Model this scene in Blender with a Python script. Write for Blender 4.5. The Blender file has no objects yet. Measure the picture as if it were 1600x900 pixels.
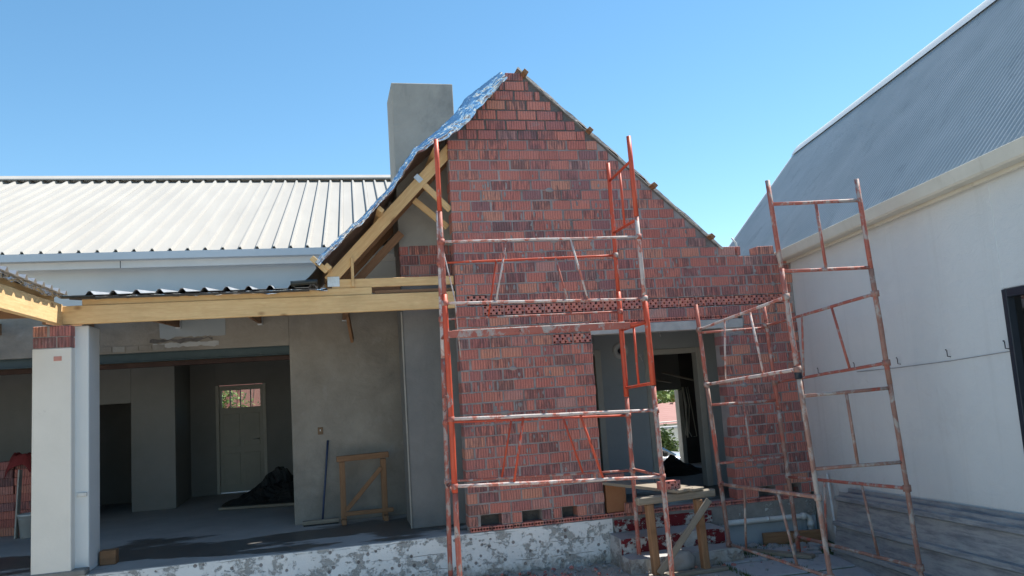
import bpy, math, random
from mathutils import Vector, Matrix, noise
random.seed(7)
S = bpy.context.scene
COL = S.collection
R_ = math.radians

# ------------------------------------------------------------------ camera
F_PX, YAW, PITCH, ROLL, EYE = 1252.0, 0.2329, 0.12175, -0.06552, 1.68   # floor slab is z = 0, yard is z = GZ
GZ = -0.52
_f = Vector((math.sin(YAW)*math.cos(PITCH), math.cos(YAW)*math.cos(PITCH), math.sin(PITCH)))
_r0 = Vector((math.cos(YAW), -math.sin(YAW), 0)); _u0 = _r0.cross(_f)
_r = math.cos(ROLL)*_r0 + math.sin(ROLL)*_u0
_u = -math.sin(ROLL)*_r0 + math.cos(ROLL)*_u0
C0 = Vector((0, 0, EYE))
cam = bpy.data.cameras.new('camera'); cam_o = bpy.data.objects.new('camera', cam); COL.objects.link(cam_o)
mw = Matrix((( _r.x, _u.x, -_f.x, 0), (_r.y, _u.y, -_f.y, 0), (_r.z, _u.z, -_f.z, EYE), (0, 0, 0, 1)))
cam_o.matrix_world = mw
cam.lens = F_PX/1600*36; cam.sensor_width = 36; cam.clip_end = 3000; cam.clip_start = 0.05
S.camera = cam_o

# ------------------------------------------------------------------ sky, sun, exposure
SUN = Vector((0.50, 0.15, 0.85)).normalized()
w = bpy.data.worlds.new('World'); S.world = w; w.use_nodes = True
nt = w.node_tree; bg = nt.nodes['Background']
sky = nt.nodes.new('ShaderNodeTexSky'); sky.sky_type = 'NISHITA'; sky.sun_disc = False
sky.sun_elevation = math.asin(SUN.z); sky.sun_rotation = math.atan2(SUN.x, SUN.y)
sky.air_density = 1.0; sky.dust_density = 0.0; sky.ozone_density = 3.0; sky.altitude = 50
hsv = nt.nodes.new('ShaderNodeHueSaturation'); hsv.inputs['Saturation'].default_value = 1.12; hsv.inputs['Hue'].default_value = 0.487
nt.links.new(sky.outputs[0], hsv.inputs['Color']); nt.links.new(hsv.outputs[0], bg.inputs[0]); bg.inputs[1].default_value = 0.08
sl = bpy.data.lights.new('sun', 'SUN'); sl.energy = 3.6; sl.angle = R_(0.5); sl.color = (1, 0.95, 0.87)
so = bpy.data.objects.new('sun', sl); COL.objects.link(so)
so.rotation_euler = SUN.to_track_quat('Z', 'Y').to_euler(); so.location = (4, 2, 12)
S.view_settings.view_transform = 'Standard'; S.view_settings.look = 'None'
S.view_settings.exposure = 1.3; S.view_settings.gamma = 1
S.render.engine = 'CYCLES'
S.cycles.max_bounces = 8; S.cycles.diffuse_bounces = 5
S.render.resolution_x = 1024; S.render.resolution_y = 576

# ------------------------------------------------------------------ pixel -> place
def ray(x, y): return _r*((x-800)/F_PX) - _u*((y-450)/F_PX) + _f
def at_y(x, y, Y): d = ray(x, y); return C0 + d*(Y/d.y)
def at_z(x, y, Z): d = ray(x, y); return C0 + d*((Z-EYE)/d.z)
def pix(P): q = P-C0; return 800+F_PX*q.dot(_r)/q.dot(_f), 450-F_PX*q.dot(_u)/q.dot(_f)

# ------------------------------------------------------------------ materials
MATS = {}
class NT:
    def __init__(s, name):
        s.m = bpy.data.materials.new(name); s.m.use_nodes = True; s.t = s.m.node_tree
        s.b = s.t.nodes['Principled BSDF']; MATS[name] = s.m
    def n(s, typ, **kw):
        o = s.t.nodes.new(typ)
        for k, v in kw.items():
            if k.startswith('i_'):
                key = k[2:]; key = int(key) if key.isdigit() else key
                s.set(o.inputs[key], v)
            else: setattr(o, k, v)
        return o
    def set(s, inp, v):
        if hasattr(v, 'is_linked') or isinstance(v, bpy.types.NodeSocket): s.t.links.new(v, inp)
        else: inp.default_value = v
    def coord(s, kind='pos', stretch=(1, 1, 1)):
        if kind == 'pos': c = s.n('ShaderNodeNewGeometry').outputs['Position']
        else: c = s.n('ShaderNodeTexCoord').outputs['Object']
        if stretch != (1, 1, 1):
            mp = s.n('ShaderNodeVectorMath', operation='MULTIPLY'); s.set(mp.inputs[0], c); mp.inputs[1].default_value = stretch
            c = mp.outputs[0]
        return c
    def noise(s, c, scale, detail=5, rough=0.6, dist=0):
        o = s.n('ShaderNodeTexNoise'); s.set(o.inputs['Vector'], c)
        o.inputs['Scale'].default_value = scale; o.inputs['Detail'].default_value = detail
        o.inputs['Roughness'].default_value = rough; o.inputs['Distortion'].default_value = dist
        return o.outputs['Fac']
    def ramp(s, fac, stops, interp='LINEAR'):
        o = s.n('ShaderNodeValToRGB'); cr = o.color_ramp; cr.interpolation = interp
        while len(cr.elements) < len(stops): cr.elements.new(0.5)
        for e, (p, c) in zip(cr.elements, stops):
            e.position = p; e.color = (c, c, c, 1) if isinstance(c, (int, float)) else (*c, 1)
        s.set(o.inputs[0], fac); return o.outputs[0]
    def mix(s, fac, a, b, mode='MIX'):
        o = s.n('ShaderNodeMix', data_type='RGBA', blend_type=mode)
        s.set(o.inputs[0], fac)
        for i, v in ((6, a), (7, b)):
            s.set(o.inputs[i], (*v, 1) if isinstance(v, tuple) and len(v) == 3 else v)
        return o.outputs[2]
    def math(s, op, a, b=0.5, c=None):
        o = s.n('ShaderNodeMath', operation=op); s.set(o.inputs[0], a); s.set(o.inputs[1], b)
        if c is not None: s.set(o.inputs[2], c)
        return o.outputs[0]
    def bump(s, h, dist=0.01, strength=1, prev=None):
        o = s.n('ShaderNodeBump'); s.set(o.inputs['Height'], h)
        o.inputs['Distance'].default_value = dist; o.inputs['Strength'].default_value = strength
        if prev is not None: s.set(o.inputs['Normal'], prev)
        return o.outputs[0]
    def out(s, col=None, rough=None, metal=None, normal=None, spec=None):
        for k, v in (('Base Color', col), ('Roughness', rough), ('Metallic', metal), ('Normal', normal), ('Specular IOR Level', spec)):
            if v is None: continue
            if isinstance(v, tuple) and len(v) == 3: v = (*v, 1)
            s.set(s.b.inputs[k], v)
        return s.m

def simple(name, c1, c2, scale=3, rough=0.8, bump=0.004, bscale=40, metal=0, kind='pos', stretch=(1, 1, 1), spots=(), rvar=0.0, spec=0.4):
    m = NT(name); c = m.coord(kind, stretch)
    n1 = m.noise(c, scale, 6, 0.65, 0.3)
    col = m.ramp(n1, [(0.3, c1), (0.7, c2)])
    for (sc, lo, hi, colr, st) in spots:
        cc = m.coord(kind, st); f = m.ramp(m.noise(cc, sc, 6, 0.7, 0.4), [(lo, 0.0), (hi, 1.0)])
        col = m.mix(f, col, colr)
    nb = m.noise(m.coord(kind), bscale, 5, 0.7)
    r = rough
    if rvar: r = m.ramp(n1, [(0.3, max(0.02, rough-rvar)), (0.7, min(1, rough+rvar))])
    nrm = m.bump(nb, bump, 1)
    if 'plaster' in name: nrm = m.bump(m.noise(m.coord(kind), 4.5, 4, .6, 1.6), .02, .6, nrm)
    return m.out(col, r, metal, nrm, spec)

def brick_mat(name, mortar_smear=True, flat=False):
    m = NT(name); c = m.coord()
    oi = m.n('ShaderNodeObjectInfo').outputs['Random']; isl = m.n('ShaderNodeNewGeometry').outputs['Random Per Island']
    rnd = m.math('FRACT', m.math('ADD', m.math('MULTIPLY', oi, 7.31), m.math('MULTIPLY', isl, 5.77)))
    base = m.ramp(rnd, [(0.0, (0.52, 0.18, 0.145)), (0.2, (0.60, 0.22, 0.175)), (0.38, (0.67, 0.245, 0.185)), (0.5, (0.55, 0.195, 0.165)), (0.62, (0.67, 0.30, 0.21)),
                        (0.72, (0.58, 0.21, 0.175)), (0.82, (0.48, 0.185, 0.165)), (0.9, (0.34, 0.165, 0.165)), (0.95, (0.58, 0.31, 0.265)), (1.0, (0.56, 0.20, 0.165))])
    rnd2 = m.math('FRACT', m.math('MULTIPLY', rnd, 13.7))
    # dark kiln marks: upright streaks on some bricks
    cs = m.n('ShaderNodeVectorMath', operation='MULTIPLY'); m.set(cs.inputs[0], c); cs.inputs[1].default_value = (22, 22, 5)
    cs2 = m.n('ShaderNodeVectorMath', operation='ADD'); m.set(cs2.inputs[0], cs.outputs[0])
    cb = m.n('ShaderNodeCombineXYZ'); m.set(cb.inputs[0], m.math('MULTIPLY', rnd, 91.0)); m.set(cb.inputs[1], m.math('MULTIPLY', rnd, 37.0))
    m.set(cs2.inputs[1], cb.outputs[0])
    st = m.noise(cs2.outputs[0], 1.0, 4, 0.6)
    thr = m.math('MULTIPLY_ADD', rnd2, -0.36, 0.70)
    k = m.math('MULTIPLY', m.math('SUBTRACT', st, thr), 6.0); k = m.n('ShaderNodeClamp', i_0=k).outputs[0]
    col = m.mix(m.math('MULTIPLY', k, 0.72), base, (0.15, 0.10, 0.105))
    col = m.mix(0.5, col, m.ramp(m.noise(c, 60, 5, 0.7), [(0.25, 0.35), (0.75, 0.68)]), 'OVERLAY')
    # cement smears and lime bloom
    sm = m.ramp(m.noise(c, 5.5, 9, 0.78, 0.5), [(0.57, 0.0), (0.66, 1.0)])
    col = m.mix(m.math('MULTIPLY', sm, 0.0 if flat else 0.6), col, (0.36, 0.30, 0.285))
    bl = m.ramp(m.noise(c, 2.1, 3, 0.6), [(0.4, 0.0), (0.8, 0.13)])
    col = m.mix(bl, col, (0.48, 0.36, 0.34))
    nrm = None
    if not flat:
        sx = m.n('ShaderNodeSeparateXYZ'); m.set(sx.inputs[0], c)
        xy = m.math('ADD', sx.outputs[0], sx.outputs[1])
        xy = m.math('ADD', xy, m.math('MULTIPLY', rnd, 0.03)); xy = m.math('ADD', xy, m.math('MULTIPLY', m.noise(m.coord('pos', (1, 1, .25)), 9, 3, .6), 0.05)); g = m.math('PINGPONG', xy, 0.0165); g = m.math('MULTIPLY', g, 60.6)
        g = m.ramp(g, [(0.1, 0.0), (0.45, 1.0)])
        nrm = m.bump(g, 0.007, 1.0)
        col = m.mix(m.math('MULTIPLY', m.math('SUBTRACT', 1.0, g), m.math('MULTIPLY_ADD', rnd2, 0.4, 0.15)), col, (0.17, 0.085, 0.08))
    nrm = m.bump(m.noise(c, 85, 5, 0.7), 0.004, 1, nrm)
    return m.out(col, 0.88, 0, nrm, 0.25)
brick_mat('brick'); brick_mat('brick_flat', flat=True)
simple('mortar', (0.26, 0.235, 0.23), (0.43, 0.39, 0.375), 4, 0.95, 0.012, 45, spots=[(1.1, 0.55, 0.75, (0.19, 0.175, 0.17), (1, 1, 1))])
simple('mortar_wet', (0.10, 0.095, 0.09), (0.20, 0.185, 0.175), 6, 0.95, 0.012, 40)
simple('lintel_concrete', (0.36, 0.37, 0.37), (0.52, 0.52, 0.50), 5, 0.85, 0.004, 60)
simple('plaster_brown', (0.24, 0.215, 0.18), (0.35, 0.32, 0.275), 1.6, 0.93, 0.004, 30, spots=[(0.9, 0.5, 0.8, (0.15, 0.14, 0.13), (1, 1, 1)), (3, 0.6, 0.75, (0.33, 0.31, 0.28), (1, 1, 1))])
simple('plaster_grey', (0.30, 0.285, 0.25), (0.39, 0.37, 0.325), 1.8, 0.93, 0.003, 35, spots=[(1.3, 0.55, 0.8, (0.17, 0.165, 0.155), (1, 1, .5))])
simple('plaster_dark', (0.17, 0.17, 0.165), (0.23, 0.225, 0.215), 2, 0.93, 0.003, 35)
def render_wall():
    m = NT('white_wall'); c = m.coord()
    col = m.ramp(m.noise(c, 0.8, 6, .65, .3), [(0.3, (0.64, 0.665, 0.66)), (0.7, (0.70, 0.72, 0.71))])
    stx = m.ramp(m.noise(m.coord('pos', (5, 5, .22)), 1.0, 6, .7), [(0.55, 0.0), (0.8, 0.45)]); col = m.mix(stx, col, (0.52, 0.53, 0.51))
    pt = m.ramp(m.noise(c, 1.5, 7, .7, .4), [(0.58, 0.0), (0.72, 0.35)]); col = m.mix(pt, col, (0.58, 0.585, 0.57))
    sx = m.n('ShaderNodeSeparateXYZ'); m.set(sx.inputs[0], c)
    spl = m.math('SUBTRACT', m.noise(c, 6, 8, .75), m.math('MULTIPLY_ADD', sx.outputs[2], 0.45, 0.28)); spl = m.ramp(spl, [(0.12, 0.0), (0.4, 0.6)])
    col = m.mix(spl, col, (0.42, 0.37, 0.30))
    nb = m.bump(m.noise(m.coord('pos', (1, 1, 1.6)), 3.2, 5, .6, 1.2), 0.02, .5); nb = m.bump(m.noise(c, 90, 4, .7), .002, 1, nb)
    return m.out(col, .85, 0, nb, .3)
render_wall()
simple('house_paint', (0.62, 0.66, 0.67), (0.69, 0.72, 0.725), 0.9, 0.8, 0.002, 70)
simple('porch_paint', (0.33, 0.365, 0.38), (0.39, 0.42, 0.43), 1.2, 0.85, 0.002, 60, spots=[(2.2, 0.6, 0.75, (0.29, 0.315, 0.33), (1, 1, 1))])
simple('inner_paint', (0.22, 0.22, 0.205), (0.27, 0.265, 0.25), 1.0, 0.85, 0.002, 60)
simple('pillar_paint', (0.70, 0.69, 0.64), (0.78, 0.765, 0.715), 1.2, 0.85, 0.002, 60, spots=[(4, 0.66, 0.74, (0.62, 0.605, 0.57), (1, 1, 1))])
simple('frame_cream', (0.44, 0.42, 0.37), (0.52, 0.50, 0.44), 3, 0.6, 0.001, 60)
simple('timber_dark', (0.16, 0.10, 0.06), (0.25, 0.16, 0.09), 3, 0.85, 0.004, 30, kind='obj', stretch=(1, 12, 12))
simple('brown_dark', (0.045, 0.025, 0.02), (0.08, 0.045, 0.035), 3, 0.8, 0.003, 30)
def timber(name, a, b, knot=(0.22, 0.10, 0.03), grain=0.55):
    m = NT(name); c = m.coord('obj', (1.2, 16, 16)); c1 = m.coord('obj', (3.0, .4, 5.0))
    col = m.ramp(m.noise(c, 2.2, 6, 0.6, 0.5), [(0.28, a), (0.72, b)])
    wv = m.ramp(m.noise(c, 9, 3, 0.5), [(0.35, 0.42), (0.65, 0.56)]); col = m.mix(grain, col, wv, 'OVERLAY')
    v = m.n('ShaderNodeTexVoronoi'); m.set(v.inputs['Vector'], c1); v.inputs['Scale'].default_value = 1.0
    kn = m.ramp(v.outputs['Distance'], [(0.05, 1.0), (0.17, 0.0)])
    sc_ = m.n('ShaderNodeSeparateColor'); m.set(sc_.inputs[0], v.outputs['Color']); kn = m.math('MULTIPLY', kn, m.math('GREATER_THAN', sc_.outputs[0], 0.45))
    col = m.mix(m.math('MULTIPLY', kn, 0.9), col, knot)
    dirt = m.ramp(m.noise(m.coord('obj', (1, 2, 2)), 1.7, 5, 0.7), [(0.5, 0.0), (0.75, 0.5)])
    col = m.mix(dirt, col, tuple(v*.72 for v in a))
    return m.out(col, 0.75, 0, m.bump(m.noise(c, 7, 4, 0.6), 0.002, 1), 0.3)
timber('pine', (0.66, 0.425, 0.195), (0.79, 0.555, 0.28), (0.28, 0.13, 0.05))
timber('pine_old', (0.22, 0.115, 0.06), (0.32, 0.18, 0.095), (0.1, 0.05, 0.02))
timber('pine_grey', (0.21, 0.18, 0.14), (0.33, 0.285, 0.225), (0.14, 0.1, 0.07))
simple('roof_white', (0.37, 0.355, 0.325), (0.415, 0.40, 0.367), 0.7, 0.6, 0.001, 30, stretch=(3, .6, .6), spots=[(3.2, 0.62, 0.8, (0.35, 0.335, 0.305), (3, .5, .5))], spec=0.12, rvar=0.06)
simple('sheet_grey', (0.34, 0.35, 0.37), (0.46, 0.47, 0.48), 3, 0.45, 0.001, 30, metal=0.6)
simple('roof_blue_grey', (0.33, 0.37, 0.39), (0.40, 0.435, 0.455), 1.4, 0.5, 0.001, 20, metal=0.1, spots=[(26, 0.68, 0.72, (0.36, 0.38, 0.4), (1, 1, 1)), (2.5, 0.55, 0.8, (0.25, 0.285, 0.305), (1, 1, 1))], spec=0.3)
simple('gutter_white', (0.62, 0.63, 0.62), (0.70, 0.70, 0.68), 2, 0.5, 0.001, 30)
simple('gutter_cream', (0.60, 0.58, 0.49), (0.70, 0.675, 0.58), 1.6, 0.6, 0.001, 30, spots=[(2.4, 0.56, 0.72, (0.52, 0.49, 0.40), (1, 1, .4))])
simple('fascia_blue', (0.50, 0.55, 0.58), (0.56, 0.60, 0.62), 2, 0.6, 0.001, 30)
simple('steel_teal', (0.035, 0.06, 0.065), (0.06, 0.09, 0.095), 4, 0.55, 0.002, 30, spots=[(7, 0.62, 0.72, (0.12, 0.14, 0.14), (1, 1, 1))])
simple('membrane', (0.018, 0.022, 0.02), (0.035, 0.04, 0.037), 5, 0.42, 0.003, 20)
simple('black_plastic', (0.010, 0.012, 0.012), (0.025, 0.027, 0.027), 5, 0.6, 0.01, 14)
simple('reflected_brown', (0.20, 0.125, 0.09), (0.32, 0.215, 0.155), 4, 0.5, 0.02, 9, stretch=(1, 1, 1), metal=0.15)  # brown timber reflection under the foil, painted in as its underside colour
simple('red_paint', (0.52, 0.065, 0.03), (0.60, 0.10, 0.045), 5, 0.5, 0.001, 60, spots=[(11, 0.60, 0.66, (0.33, 0.27, 0.25), (1, 1, .5)), (3, 0.55, 0.75, (0.42, 0.07, 0.045), (1, 1, 1))])
simple('red_worn', (0.36, 0.10, 0.075), (0.44, 0.14, 0.10), 5, 0.65, 0.002, 50, spots=[(9, 0.50, 0.58, (0.40, 0.34, 0.31), (1, 1, .6)), (15, 0.62, 0.66, (0.16, 0.06, 0.045), (1, 1, 1))])
simple('cement_tube', (0.48, 0.40, 0.37), (0.64, 0.57, 0.53), 6, 0.7, 0.003, 50, spots=[(5, 0.50, 0.58, (0.46, 0.15, 0.11), (1, 1, 1)), (17, 0.62, 0.68, (0.25, 0.22, 0.21), (1, 1, 1))])
simple('rust_tube', (0.27, 0.13, 0.10), (0.38, 0.22, 0.17), 6, 0.75, 0.003, 50, spots=[(6, 0.50, 0.58, (0.42, 0.36, 0.32), (1, 1, .7)), (4, 0.58, 0.64, (0.45, 0.11, 0.075), (1, 1, .5))])
def chipped(name, paint, under1, under2, lo=0.47, hi=0.5, sc=4.5, holes=True):
    m = NT(name); c = m.coord()
    u = m.ramp(m.noise(c, 9, 6, 0.7), [(0.3, under1), (0.7, under2)])
    nz = m.math('ADD', m.math('MULTIPLY', m.noise(c, sc, 10, 0.74, 0.25), 0.72), m.math('MULTIPLY', m.noise(m.coord('pos', (1, 1, 1.7)), sc*3.3, 8, 0.75, 0.3), 0.28))
    f = m.ramp(nz, [(lo, 0.0), (hi, 1.0)])
    p = m.mix(m.ramp(m.noise(c, 2.2, 4, 0.6), [(0.4, 0.0), (0.75, 0.55)]), paint, tuple(v*0.72 for v in paint))
    col = m.mix(f, u, p); h = m.math('MULTIPLY', f, 0.6)
    if holes:
        v = m.n('ShaderNodeTexVoronoi'); m.set(v.inputs['Vector'], c); v.inputs['Scale'].default_value = 8.5; v.inputs['Randomness'].default_value = 0.85
        hf = m.ramp(v.outputs['Distance'], [(0.14, 1.0), (0.19, 0.0)])
        col = m.mix(m.math('MULTIPLY', hf, 0.8), col, (0.17, 0.14, 0.13)); h = m.math('SUBTRACT', h, hf)
    h = m.math('ADD', h, m.math('MULTIPLY', m.noise(c, 40, 5, 0.7), 0.4))
    if holes:
        sx = m.n('ShaderNodeSeparateXYZ'); m.set(sx.inputs[0], c)
        zz = m.math('ADD', sx.outputs[2], m.math('MULTIPLY', m.noise(c, 7, 5, .6), 0.05)); cr = m.math('PINGPONG', zz, 0.085)
        crk = m.math('MULTIPLY', m.ramp(cr, [(0.0, 1.0), (0.004, 0.0)]), m.ramp(m.noise(c, 2.4, 4, .6), [(.48, 0.0), (.6, 1.0)]))
        col = m.mix(m.math('MULTIPLY', crk, .7), col, (0.2, 0.18, 0.17)); h = m.math('SUBTRACT', h, crk)
        spl = m.math('SUBTRACT', m.noise(c, 7, 8, .75), m.math('MULTIPLY_ADD', sx.outputs[2], 1.3, 0.95)); spl = m.ramp(spl, [(0.0, 0.0), (0.25, .8)])
        col = m.mix(spl, col, (0.30, 0.26, 0.21))
    return m.out(col, 0.85, 0, m.bump(h, 0.009, 1), 0.3)
chipped('plinth_paint', (0.84, 0.84, 0.825), (0.33, 0.325, 0.31), (0.52, 0.51, 0.49), 0.445, 0.485)
chipped('plinth_rough', (0.6, 0.6, 0.58), (0.20, 0.195, 0.185), (0.30, 0.29, 0.27), 0.56, 0.59, 5, False)
simple('plinth_blue', (0.36, 0.42, 0.47), (0.45, 0.50, 0.53), 1.5, 0.8, 0.002, 50, spots=[(2.2, 0.58, 0.7, (0.3, 0.35, 0.38), (1, 1, .4))])
chipped('step_red', (0.17, 0.018, 0.024), (0.34, 0.33, 0.32), (0.55, 0.54, 0.52), 0.475, 0.50, 5.5, False)
chipped('step_white', (0.52, 0.51, 0.50), (0.28, 0.25, 0.24), (0.38, 0.36, 0.35), 0.45, 0.5, 6, True)
simple('step_top', (0.34, 0.335, 0.33), (0.46, 0.45, 0.44), 3, 0.9, 0.006, 40)
def floor_mat():
    m = NT('floor_concrete'); c = m.coord()
    col = m.ramp(m.noise(c, 1.5, 7, 0.7), [(0.3, (0.36, 0.35, 0.34)), (0.7, (0.47, 0.455, 0.44))])
    sx = m.n('ShaderNodeSeparateXYZ'); m.set(sx.inputs[0], c)
    # wet patch across the veranda, between y 9.9 and 11.2
    d = m.math('ABSOLUTE', m.math('SUBTRACT', sx.outputs[1], 10.65)); d = m.math('MULTIPLY', d, 1.1)
    f = m.math('SUBTRACT', m.noise(m.coord('pos', (.35, 1, 1)), 1.6, 5, 0.6), m.math('MULTIPLY', d, 0.33))
    wet = m.ramp(f, [(0.27, 0.0), (0.31, 1.0)])
    col = m.mix(m.math('MULTIPLY', wet, 0.88), col, (0.065, 0.06, 0.055))
    r = m.ramp(wet, [(0, 0.9), (1, 0.42)])
    return m.out(col, r, 0, m.bump(m.noise(c, 30, 5, 0.7), 0.004, 1), 0.35)
floor_mat()
simple('soil', (0.38, 0.35, 0.31), (0.50, 0.465, 0.42), 1.8, 0.95, 0.03, 18, spots=[(0.6, 0.55, 0.7, (0.30, 0.285, 0.235), (1, 1, 1)), (6, 0.6, 0.7, (0.52, 0.49, 0.45), (1, 1, 1))])
simple('paving', (0.36, 0.365, 0.375), (0.46, 0.46, 0.465), 2.4, 0.9, 0.004, 50, spots=[(3, 0.57, 0.7, (0.29, 0.29, 0.295), (1, 1, 1))])
simple('stone', (0.26, 0.255, 0.25), (0.36, 0.35, 0.34), 5, 0.9, 0.008, 25)
simple('moss', (0.05, 0.085, 0.025), (0.10, 0.14, 0.05), 9, 0.95, 0.02, 30)
def sheet_dirty():
    m = NT('sheet_dirty'); c = m.coord('obj', (1, 9, 9))
    col = m.ramp(m.noise(m.coord('obj'), 1.6, 6, .7), [(0.3, (0.30, 0.315, 0.33)), (0.7, (0.43, 0.435, 0.43))])
    f = m.ramp(m.noise(m.coord('obj', (1, 8, 8)), 2.2, 8, 0.72, 0.2), [(0.44, 0.0), (0.64, 0.75)])
    col = m.mix(f, col, (0.13, 0.145, 0.17))
    return m.out(col, 0.6, 0.2, m.bump(m.noise(c, 6, 4, .6), 0.002, 1), 0.4)
sheet_dirty()
def foil():
    m = NT('foil'); c = m.coord()
    n1 = m.noise(m.coord('pos', (1, 1, 1)), 5, 4, 0.55, 1.2); n2 = m.noise(c, 26, 3, 0.5, 0.6)
    nb = m.bump(n1, 0.05, 0.6); nb = m.bump(n2, 0.008, 0.6, nb)
    return m.out((0.74, 0.77, 0.82), 0.2, 1.0, nb)
foil()
simple('foil_dull', (0.42, 0.42, 0.42), (0.65, 0.65, 0.65), 6, 0.4, 0.02, 14, metal=0.8)
simple('underlay_grey', (0.15, 0.14, 0.13), (0.3, 0.285, 0.27), 9, 0.7, 0.01, 20, spots=[(3.5, 0.6, 0.66, (0.6, 0.6, 0.58), (1, 1, 1))])
simple('zinc', (0.55, 0.57, 0.58), (0.72, 0.74, 0.75), 20, 0.4, 0.002, 60, metal=0.7)
simple('dark_frame', (0.014, 0.022, 0.035), (0.022, 0.032, 0.046), 4, 0.4, 0.0005, 60)
simple('door_white', (0.36, 0.345, 0.295), (0.43, 0.415, 0.36), 2, 0.55, 0.001, 50)
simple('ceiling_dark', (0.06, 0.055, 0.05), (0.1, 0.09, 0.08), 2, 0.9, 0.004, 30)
simple('pvc_white', (0.58, 0.59, 0.57), (0.68, 0.69, 0.67), 4, 0.5, 0.001, 40, spots=[(6, .58, .7, (0.45, 0.44, 0.41), (1, 1, 1))])
simple('blue_handle', (0.02, 0.035, 0.08), (0.03, 0.05, 0.11), 4, 0.45, 0.001, 40)
simple('red_cloth', (0.20, 0.03, 0.03), (0.27, 0.045, 0.045), 5, 0.9, 0.006, 30)
simple('red_tin', (0.13, 0.028, 0.02), (0.17, 0.04, 0.028), 1, 0.6, 0.001, 20)
simple('pink_tin', (0.26, 0.085, 0.07), (0.32, 0.12, 0.1), 1.2, 0.6, 0.001, 20)
simple('leaf', (0.055, 0.10, 0.02), (0.13, 0.18, 0.045), 2.5, 0.6, 0.001, 30)
simple('leaf_light', (0.12, 0.19, 0.035), (0.22, 0.28, 0.07), 2.5, 0.6, 0.001, 30)
simple('bark', (0.10, 0.075, 0.05), (0.17, 0.13, 0.095), 8, 0.95, 0.02, 20)
simple('car_silver', (0.55, 0.56, 0.58), (0.60, 0.61, 0.63), 1, 0.25, 0.0002, 20, metal=0.5)
simple('rubber', (0.015, 0.015, 0.015), (0.03, 0.03, 0.03), 6, 0.8, 0.002, 40)
simple('cardboard', (0.30, 0.13, 0.065), (0.38, 0.185, 0.09), 3, 0.85, 0.002, 40)
def glass(name, tint=(0.9, 0.95, 0.95), mixf=0.12):
    m = bpy.data.materials.new(name); m.use_nodes = True; t = m.node_tree; t.nodes.clear()
    o = t.nodes.new('ShaderNodeOutputMaterial'); a = t.nodes.new('ShaderNodeBsdfTransparent'); b = t.nodes.new('ShaderNodeBsdfGlossy')
    a.inputs[0].default_value = (*tint, 1); b.inputs['Roughness'].default_value = 0.03
    x = t.nodes.new('ShaderNodeMixShader'); x.inputs[0].default_value = mixf
    t.links.new(a.outputs[0], x.inputs[1]); t.links.new(b.outputs[0], x.inputs[2]); t.links.new(x.outputs[0], o.inputs[0]); MATS[name] = m
glass('glass', mixf=0.03); glass('glass_dark', (0.05, 0.06, 0.07), 0.25)

# ------------------------------------------------------------------ mesh helpers
WM = {}
def reg(o, mat4): WM[o.name] = mat4
def empty(name, loc, label=None, cat=None, group=None, rz=0.0, kind=None):
    o = bpy.data.objects.new(name, None); COL.objects.link(o); o.empty_display_size = 0.2
    m = Matrix.Translation(Vector(loc)) @ Matrix.Rotation(rz, 4, 'Z'); o.matrix_world = m; reg(o, m)
    tag(o, label, cat, group, kind); return o
def tag(o, label=None, cat=None, group=None, kind=None):
    for k, v in (('label', label), ('category', cat), ('group', group), ('kind', kind)):
        if v: o[k] = v
    return o
def link(name, me, mat, parent=None, m=None, smooth=False):
    o = bpy.data.objects.new(name, me); COL.objects.link(o)
    if mat and not me.materials: me.materials.append(MATS[mat])
    m = m or Matrix.Identity(4)
    if parent is not None:
        o.parent = parent; o.matrix_parent_inverse = Matrix.Identity(4)
        o.matrix_basis = WM[parent.name].inverted() @ m
    else: o.matrix_basis = m
    reg(o, m); return o
def mesh(name, v, f, smooth=False):
    me = bpy.data.meshes.new(name); me.from_pydata([tuple(p) for p in v], [], f); me.validate(); me.update()
    if smooth:
        for p in me.polygons: p.use_smooth = True
    return me
def cbox_data(sx, sy, sz, c=0.004, jit=0.0, rnd=random):
    """chamfered box centred on the origin"""
    hx, hy, hz = sx/2, sy/2, sz/2; c = min(c, hx*.9, hy*.9, hz*.9)
    v = []; idx = {}
    for ix in (-1, 1):
        for iy in (-1, 1):
            for iz in (-1, 1):
                j = [rnd.uniform(-jit, jit) for _ in range(3)] if jit else (0, 0, 0)
                for a in range(3):
                    p = [ix*hx, iy*hy, iz*hz]
                    for b in range(3):
                        if b != a: p[b] -= (ix, iy, iz)[b]*c
                    idx[(ix, iy, iz, a)] = len(v); v.append([p[q]+j[q] for q in range(3)])
    f = []
    for a in range(3):
        b, d = [(1, 2), (2, 0), (0, 1)][a]
        for s in (-1, 1):
            q = []
            for (sb, sd) in ((-1, -1), (1, -1), (1, 1), (-1, 1)):
                k = [0, 0, 0]; k[a] = s; k[b] = sb; k[d] = sd; q.append(idx[(*k, a)])
            f.append(q if s > 0 else q[::-1])
    for a in range(3):
        b, d = [(1, 2), (2, 0), (0, 1)][a]
        for sb in (-1, 1):
            for sd in (-1, 1):
                k0 = [0, 0, 0]; k0[a] = -1; k0[b] = sb; k0[d] = sd; k1 = list(k0); k1[a] = 1
                q = [idx[(*k0, b)], idx[(*k1, b)], idx[(*k1, d)], idx[(*k0, d)]]
                f.append(q if sb*sd > 0 else q[::-1])
    for ix in (-1, 1):
        for iy in (-1, 1):
            for iz in (-1, 1):
                q = [idx[(ix, iy, iz, a)] for a in range(3)]
                f.append(q if ix*iy*iz > 0 else q[::-1])
    return v, f
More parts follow.
